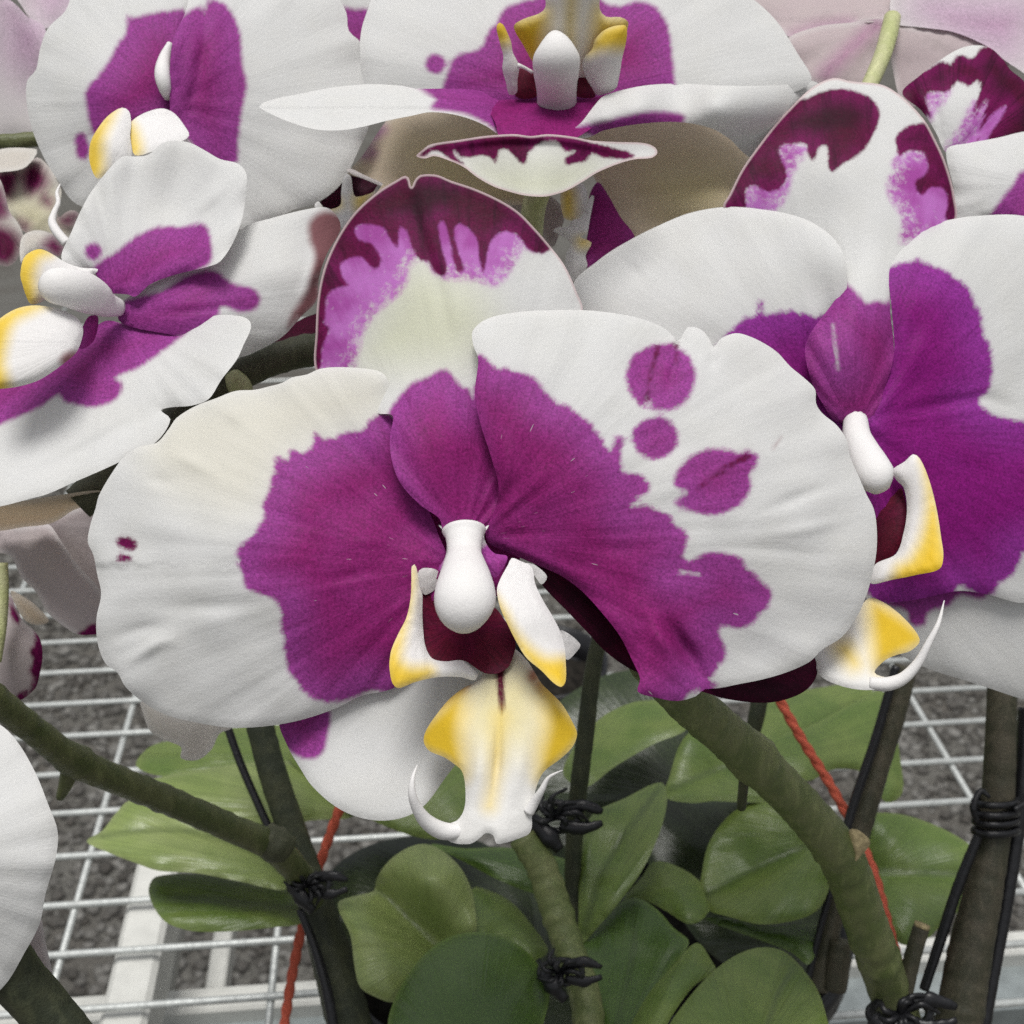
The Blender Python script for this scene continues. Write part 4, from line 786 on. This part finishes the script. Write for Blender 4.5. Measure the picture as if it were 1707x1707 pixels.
sheet("petal", f8, zC("560,-60 1230,-60 1200,60 1130,85 1020,95 860,115 770,155 640,60"), zC.d("560,-60,262 1200,-60,262 1130,85,250 770,150,256"), zC("1180,70")[0], MPINK2, step=12, ruf=.5, pig=[(zC("770,150 870,112 1000,98"), 3)])
sheet("lateral_sepal", f8, zC("740,170 860,110 1000,92 1150,85 1130,220 1060,360 840,330"), zC.d("760,160,253 1130,90,250 1060,350,247 850,320,250"), zC("1160,80")[0], MPINK2, step=12, ruf=.6, wav=.6, pig=[(zC("1110,100 1000,200 900,300"), 6)])
sheet("lateral_sepal", f8, zC("1150,90 1250,110 1420,125 1560,180 1650,260 1500,330 1350,420 1220,420 1170,260"), zC.d("1160,90,250 1560,180,253 1220,400,248"), zC("1170,80")[0], MPINK2, step=12, ruf=.6, wav=.6)
sheet("petal", f8, zC("1170,85 1200,-60 1800,-60 1800,330 1650,260 1560,190 1420,130 1300,112"), zC.d("1170,80,250 1300,-60,258 1800,100,262 1600,200,252"), zC("1180,80")[0], MPINK, step=12, ruf=.5, pig=[zC("1300,20 1500,10 1707,40 1650,200 1550,190 1380,120")])
tube("pedicel", f8, zC.d("1172,70,249 1160,130,247 1130,230,243 1080,345,238 1040,430,234"), [14, 15, 14.5, 14, 14], MPED, seg=14)
f7 = thing("orchid_flower", "blurred pale pink petals in the top left corner", "orchid flower", W(60, -20, 256), GRP)
sheet("petal", f7, zA("-80,-80 360,-80 300,60 215,130 150,100 60,-20"), zA.d("-80,-80,258 360,-80,262 200,125,256"), zA("100,-120")[0], MPINK, step=12, ruf=.5, pig=[zA("180,-60 330,-60 240,60")])
sheet("petal", f7, zA("-90,-60 60,10 130,80 205,120 210,260 170,380 180,480 200,640 60,620 -90,620"), zA.d("-90,0,262 200,120,254 180,600,256 -80,600,260"), zA("60,-60")[0], MPINK, step=12, ruf=.5, pig=[zA("20,0 120,80 200,130 170,320 60,260 30,120")])
# blotched flower far left
f6 = thing("orchid_flower", "cream and maroon blotched flower at the left edge behind the white petals", "orchid flower", W(40, 310, 246), GRP)
sheet("petal", f6, zR("-60,150 420,130 380,240 260,350 0,390 -60,390"), zR.d("-60,200,248 400,140,250 0,380,244"), zR("-60,300")[0], MBLOT, step=9, ruf=.3)
sheet("petal", f6, zR("-60,380 260,345 420,220 560,330 660,500 700,620 660,900 800,820 900,860 780,1150 500,1100 300,1080 100,900 -60,600"), zR.d("-60,400,250 560,330,252 660,900,248 100,900,247 780,1100,248"), zR("300,900")[0], MBLOT, step=8, ruf=.4,
      dark=[zR("-80,390 230,370 200,560 120,690 -80,640"), zR("240,400 400,260 540,420 520,560 400,640 300,640"), zR("460,640 590,700 570,780 470,720"), zR("220,930 330,1000 280,1070"), zR("660,900 880,840 820,1000 700,1000")],
      crm=[zR("100,700 560,760 560,1060 350,1060 120,820")])
sheet("sepal", f6, zR("-60,460 0,470 60,640 110,840 200,960 262,1100 240,1280 180,1400 90,1462 -60,1400"), zR.d("-60,460,242 100,800,240 260,1100,240 90,1450,238"), zR("-60,800")[0], MBLOT, step=7, ruf=.3,
      dark=[zR("-80,520 20,560 80,740 100,880 30,930 -80,960"), zR("-80,1000 60,1010 180,1080 235,1200 200,1340 90,1450 -80,1400")])
sheet("lip", f6, zR("262,1110 420,1050 600,1100 730,1250 670,1350 480,1260 300,1320 240,1420 225,1250"), zR.d("262,1110,238 600,1100,240 670,1340,238"), zR("300,1200")[0], MBLOT, step=7, ruf=.2, dark=[zR("480,1240 600,1120 740,1250 670,1370")])
tube("flower_stalk", f6, zA.d("-60,650,252 60,648,252 150,640,253 260,640,254"), [12, 12.5, 12.5, 12], MST, seg=14, bumps=.06)
# flower hidden behind the top one
f13 = thing("orchid_flower", "flower seen from behind with its shade painted tan in the gap below the upturned top orchid", "orchid flower", W(900, 400, 240), GRP)
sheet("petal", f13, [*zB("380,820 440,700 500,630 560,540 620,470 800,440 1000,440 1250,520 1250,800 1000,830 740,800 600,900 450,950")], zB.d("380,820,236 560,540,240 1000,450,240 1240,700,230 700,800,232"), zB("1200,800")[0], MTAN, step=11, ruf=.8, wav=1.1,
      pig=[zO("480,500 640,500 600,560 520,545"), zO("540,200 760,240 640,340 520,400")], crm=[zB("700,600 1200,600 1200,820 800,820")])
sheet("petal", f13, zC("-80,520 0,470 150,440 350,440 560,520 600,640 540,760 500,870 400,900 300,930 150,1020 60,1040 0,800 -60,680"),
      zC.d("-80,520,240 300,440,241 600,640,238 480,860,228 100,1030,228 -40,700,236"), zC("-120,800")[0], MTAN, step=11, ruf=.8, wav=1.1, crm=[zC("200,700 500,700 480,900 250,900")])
sheet("lateral_sepal", f13, zQ("900,330 1000,160 1100,280 1260,560 1420,800 1200,950 960,1090 860,1140 860,900 900,640"), zQ.d("960,200,231 1400,800,226 880,1100,225"), zQ("900,400")[0], MPS, step=7, ruf=.2, pig=[zQ("600,0 1600,0 1600,1300 600,1300")])
lip13 = sheet("lip", f13, zQ("490,710 560,670 650,670 720,590 820,560 870,420 930,310 960,320 930,480 900,650 880,740 800,780 930,850 900,920 860,1000 880,1120 720,1290 640,1150 640,980 690,860 560,760"), zQ.d("500,710,225 930,320,225 720,1280,225 880,800,224"), zQ("740,760")[0], MLIP, step=6, ruf=.2, yel=[zQ("770,810 910,810 930,880 800,900")])
sheet("side_lobe", lip13, zQ("580,260 700,180 820,170 880,280 860,440 800,560 700,600 610,560"), zQ.d("580,260,227 880,280,228 700,600,226"), zQ("720,600")[0], MLIP, step=6, ruf=.2, yel=[zQ("600,240 720,240 730,580 600,560")])
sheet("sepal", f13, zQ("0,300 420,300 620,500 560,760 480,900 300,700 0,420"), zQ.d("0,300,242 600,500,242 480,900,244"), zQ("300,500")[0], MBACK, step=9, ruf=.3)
lipb = sheet("lip", f13, zO("0,1060 90,1150 250,1110 265,950 290,790 330,750 375,780 400,950 430,1010 620,960 680,880 740,860 560,1100 420,1250 330,1380 240,1340 200,1250 90,1180 -40,1120"), zO.d("0,1060,224 330,760,222 700,880,226 330,1370,220"), zO("330,1150")[0], MLIP, step=5, ruf=.15, yel=[zO("110,1140 250,1060 260,1110 120,1165"), zO("420,1020 600,960 520,1120 440,1150")])
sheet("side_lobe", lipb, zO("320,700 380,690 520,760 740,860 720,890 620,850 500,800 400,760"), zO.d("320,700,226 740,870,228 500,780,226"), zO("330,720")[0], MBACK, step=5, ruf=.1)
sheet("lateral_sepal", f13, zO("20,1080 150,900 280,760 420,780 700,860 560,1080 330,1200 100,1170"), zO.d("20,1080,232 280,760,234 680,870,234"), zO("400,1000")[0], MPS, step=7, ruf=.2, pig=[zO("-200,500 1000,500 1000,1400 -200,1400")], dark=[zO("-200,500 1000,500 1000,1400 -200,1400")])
sheet("petal_tip", f13, zA("1540,-60 1760,-60 1760,300 1600,240 1560,100"), zA.d("1540,-60,240 1760,-60,242 1650,240,240"), zA("1700,300")[0], MPS, step=9, ruf=.2, pig=[zA("1500,30 1620,40 1800,60 1800,400 1500,400")])
# stem and dark sepal behind the left and front flowers
f14 = thing("orchid_spray", "dull green flower spray with dark bract between the left and front flowers", "orchid spray", W(470, 600, 222), None)
tube("stem", f14, zX.d("130,840,214 250,740,217 360,650,220 420,615,222 480,592,224 560,575,226 640,560,228"), [30, 30, 28, 26, 27, 27, 26], MST2, bumps=.08)
sheet("bract", f14, zX("430,580 480,545 520,525 560,520 560,570 500,575"), zX.d("430,580,226 560,520,230 540,570,226"), (560, 550), MPS, step=7, ruf=.1, pig=[zX("400,480 600,480 600,620 400,620")], dark=[zX("400,480 600,480 600,620 400,620")])
tube("bud", f14, zX.d("388,628,219 400,645,218 415,668,218"), [16, 20, 12], MPED, seg=14)
# lower left big white petals
f10 = thing("orchid_flower", "plain white petals cut by the left edge at the bottom", "orchid flower", W(-120, 1420, 205), GRP)
sheet("petal", f10, zX("-160,1180 -60,1185 0,1208 30,1238 60,1290 80,1340 96,1385 93,1430 76,1490 66,1540 40,1590 8,1642 -60,1700 -160,1700"), zX.d("-150,1200,196 30,1240,190 96,1390,186 60,1545,187 -100,1690,190 -60,1430,183"), (-160, 1450), MPS, step=9, ruf=.4)
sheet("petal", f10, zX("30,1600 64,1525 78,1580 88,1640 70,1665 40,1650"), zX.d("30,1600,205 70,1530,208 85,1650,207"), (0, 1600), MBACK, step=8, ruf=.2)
# reverse of a flower under the left one
f11 = thing("orchid_flower", "shade darkened mauve backed flower with spotted sepal edge hanging below the left orchid", "orchid flower", W(10, 930, 240), GRP)
sheet("petal", f11, zJ("-60,215 150,185 300,160 590,130 560,200 430,235 300,312 150,335 -60,350"), zJ.d("-60,215,208 560,140,212 300,310,230 -60,345,230"), zJ("-60,300")[0], MTAN, step=9, ruf=.2)
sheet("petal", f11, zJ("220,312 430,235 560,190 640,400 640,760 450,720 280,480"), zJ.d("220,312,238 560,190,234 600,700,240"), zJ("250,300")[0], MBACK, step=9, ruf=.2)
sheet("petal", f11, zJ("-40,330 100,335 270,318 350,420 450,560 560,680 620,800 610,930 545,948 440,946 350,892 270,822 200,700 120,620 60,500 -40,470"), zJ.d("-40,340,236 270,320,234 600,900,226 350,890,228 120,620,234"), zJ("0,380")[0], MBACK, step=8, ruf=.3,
      dark=[zJ("440,960 480,915 560,880 640,900 640,1000")])
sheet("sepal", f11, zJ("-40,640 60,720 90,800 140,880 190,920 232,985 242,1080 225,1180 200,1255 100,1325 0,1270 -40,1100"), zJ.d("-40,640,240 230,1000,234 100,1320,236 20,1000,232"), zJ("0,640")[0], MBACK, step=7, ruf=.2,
      dark=[zJ("55,740 120,860 100,890 60,840"), zJ("195,900 260,980 260,1120 215,1260 160,1290 190,1200 170,1160 185,1080 160,1060 200,990"), zJ("80,1300 160,1270 130,1340")])
sheet("sepal", f11, zJ("60,700 130,730 200,780 280,870 240,892 170,885 120,840"), zJ.d("60,700,244 270,870,246 150,880,245"), zJ("60,700")[0], MTAN, step=7, ruf=.1)
tube("pedicel", f11, zJ.d("10,540,228 15,700,228 0,900,228 -30,1100,228"), [10, 10, 11, 11], MPED, seg=12)
f12 = thing("orchid_flower", "faded pinkish drooping petal hanging over the left leaf below the front flower", "orchid flower", W(310, 1200, 250), GRP)
sheet("petal", f12, zJ("800,1330 860,1345 950,1395 1050,1425 1320,1440 1320,1480 1250,1512 1205,1600 1125,1662 1030,1652 1032,1592 1000,1572 920,1542 850,1492 815,1400"), zJ.d("810,1350,254 1300,1450,252 1080,1650,246 850,1490,250 1000,1500,247"), zJ("1200,1300")[0], MBLOT, step=6, ruf=.3)
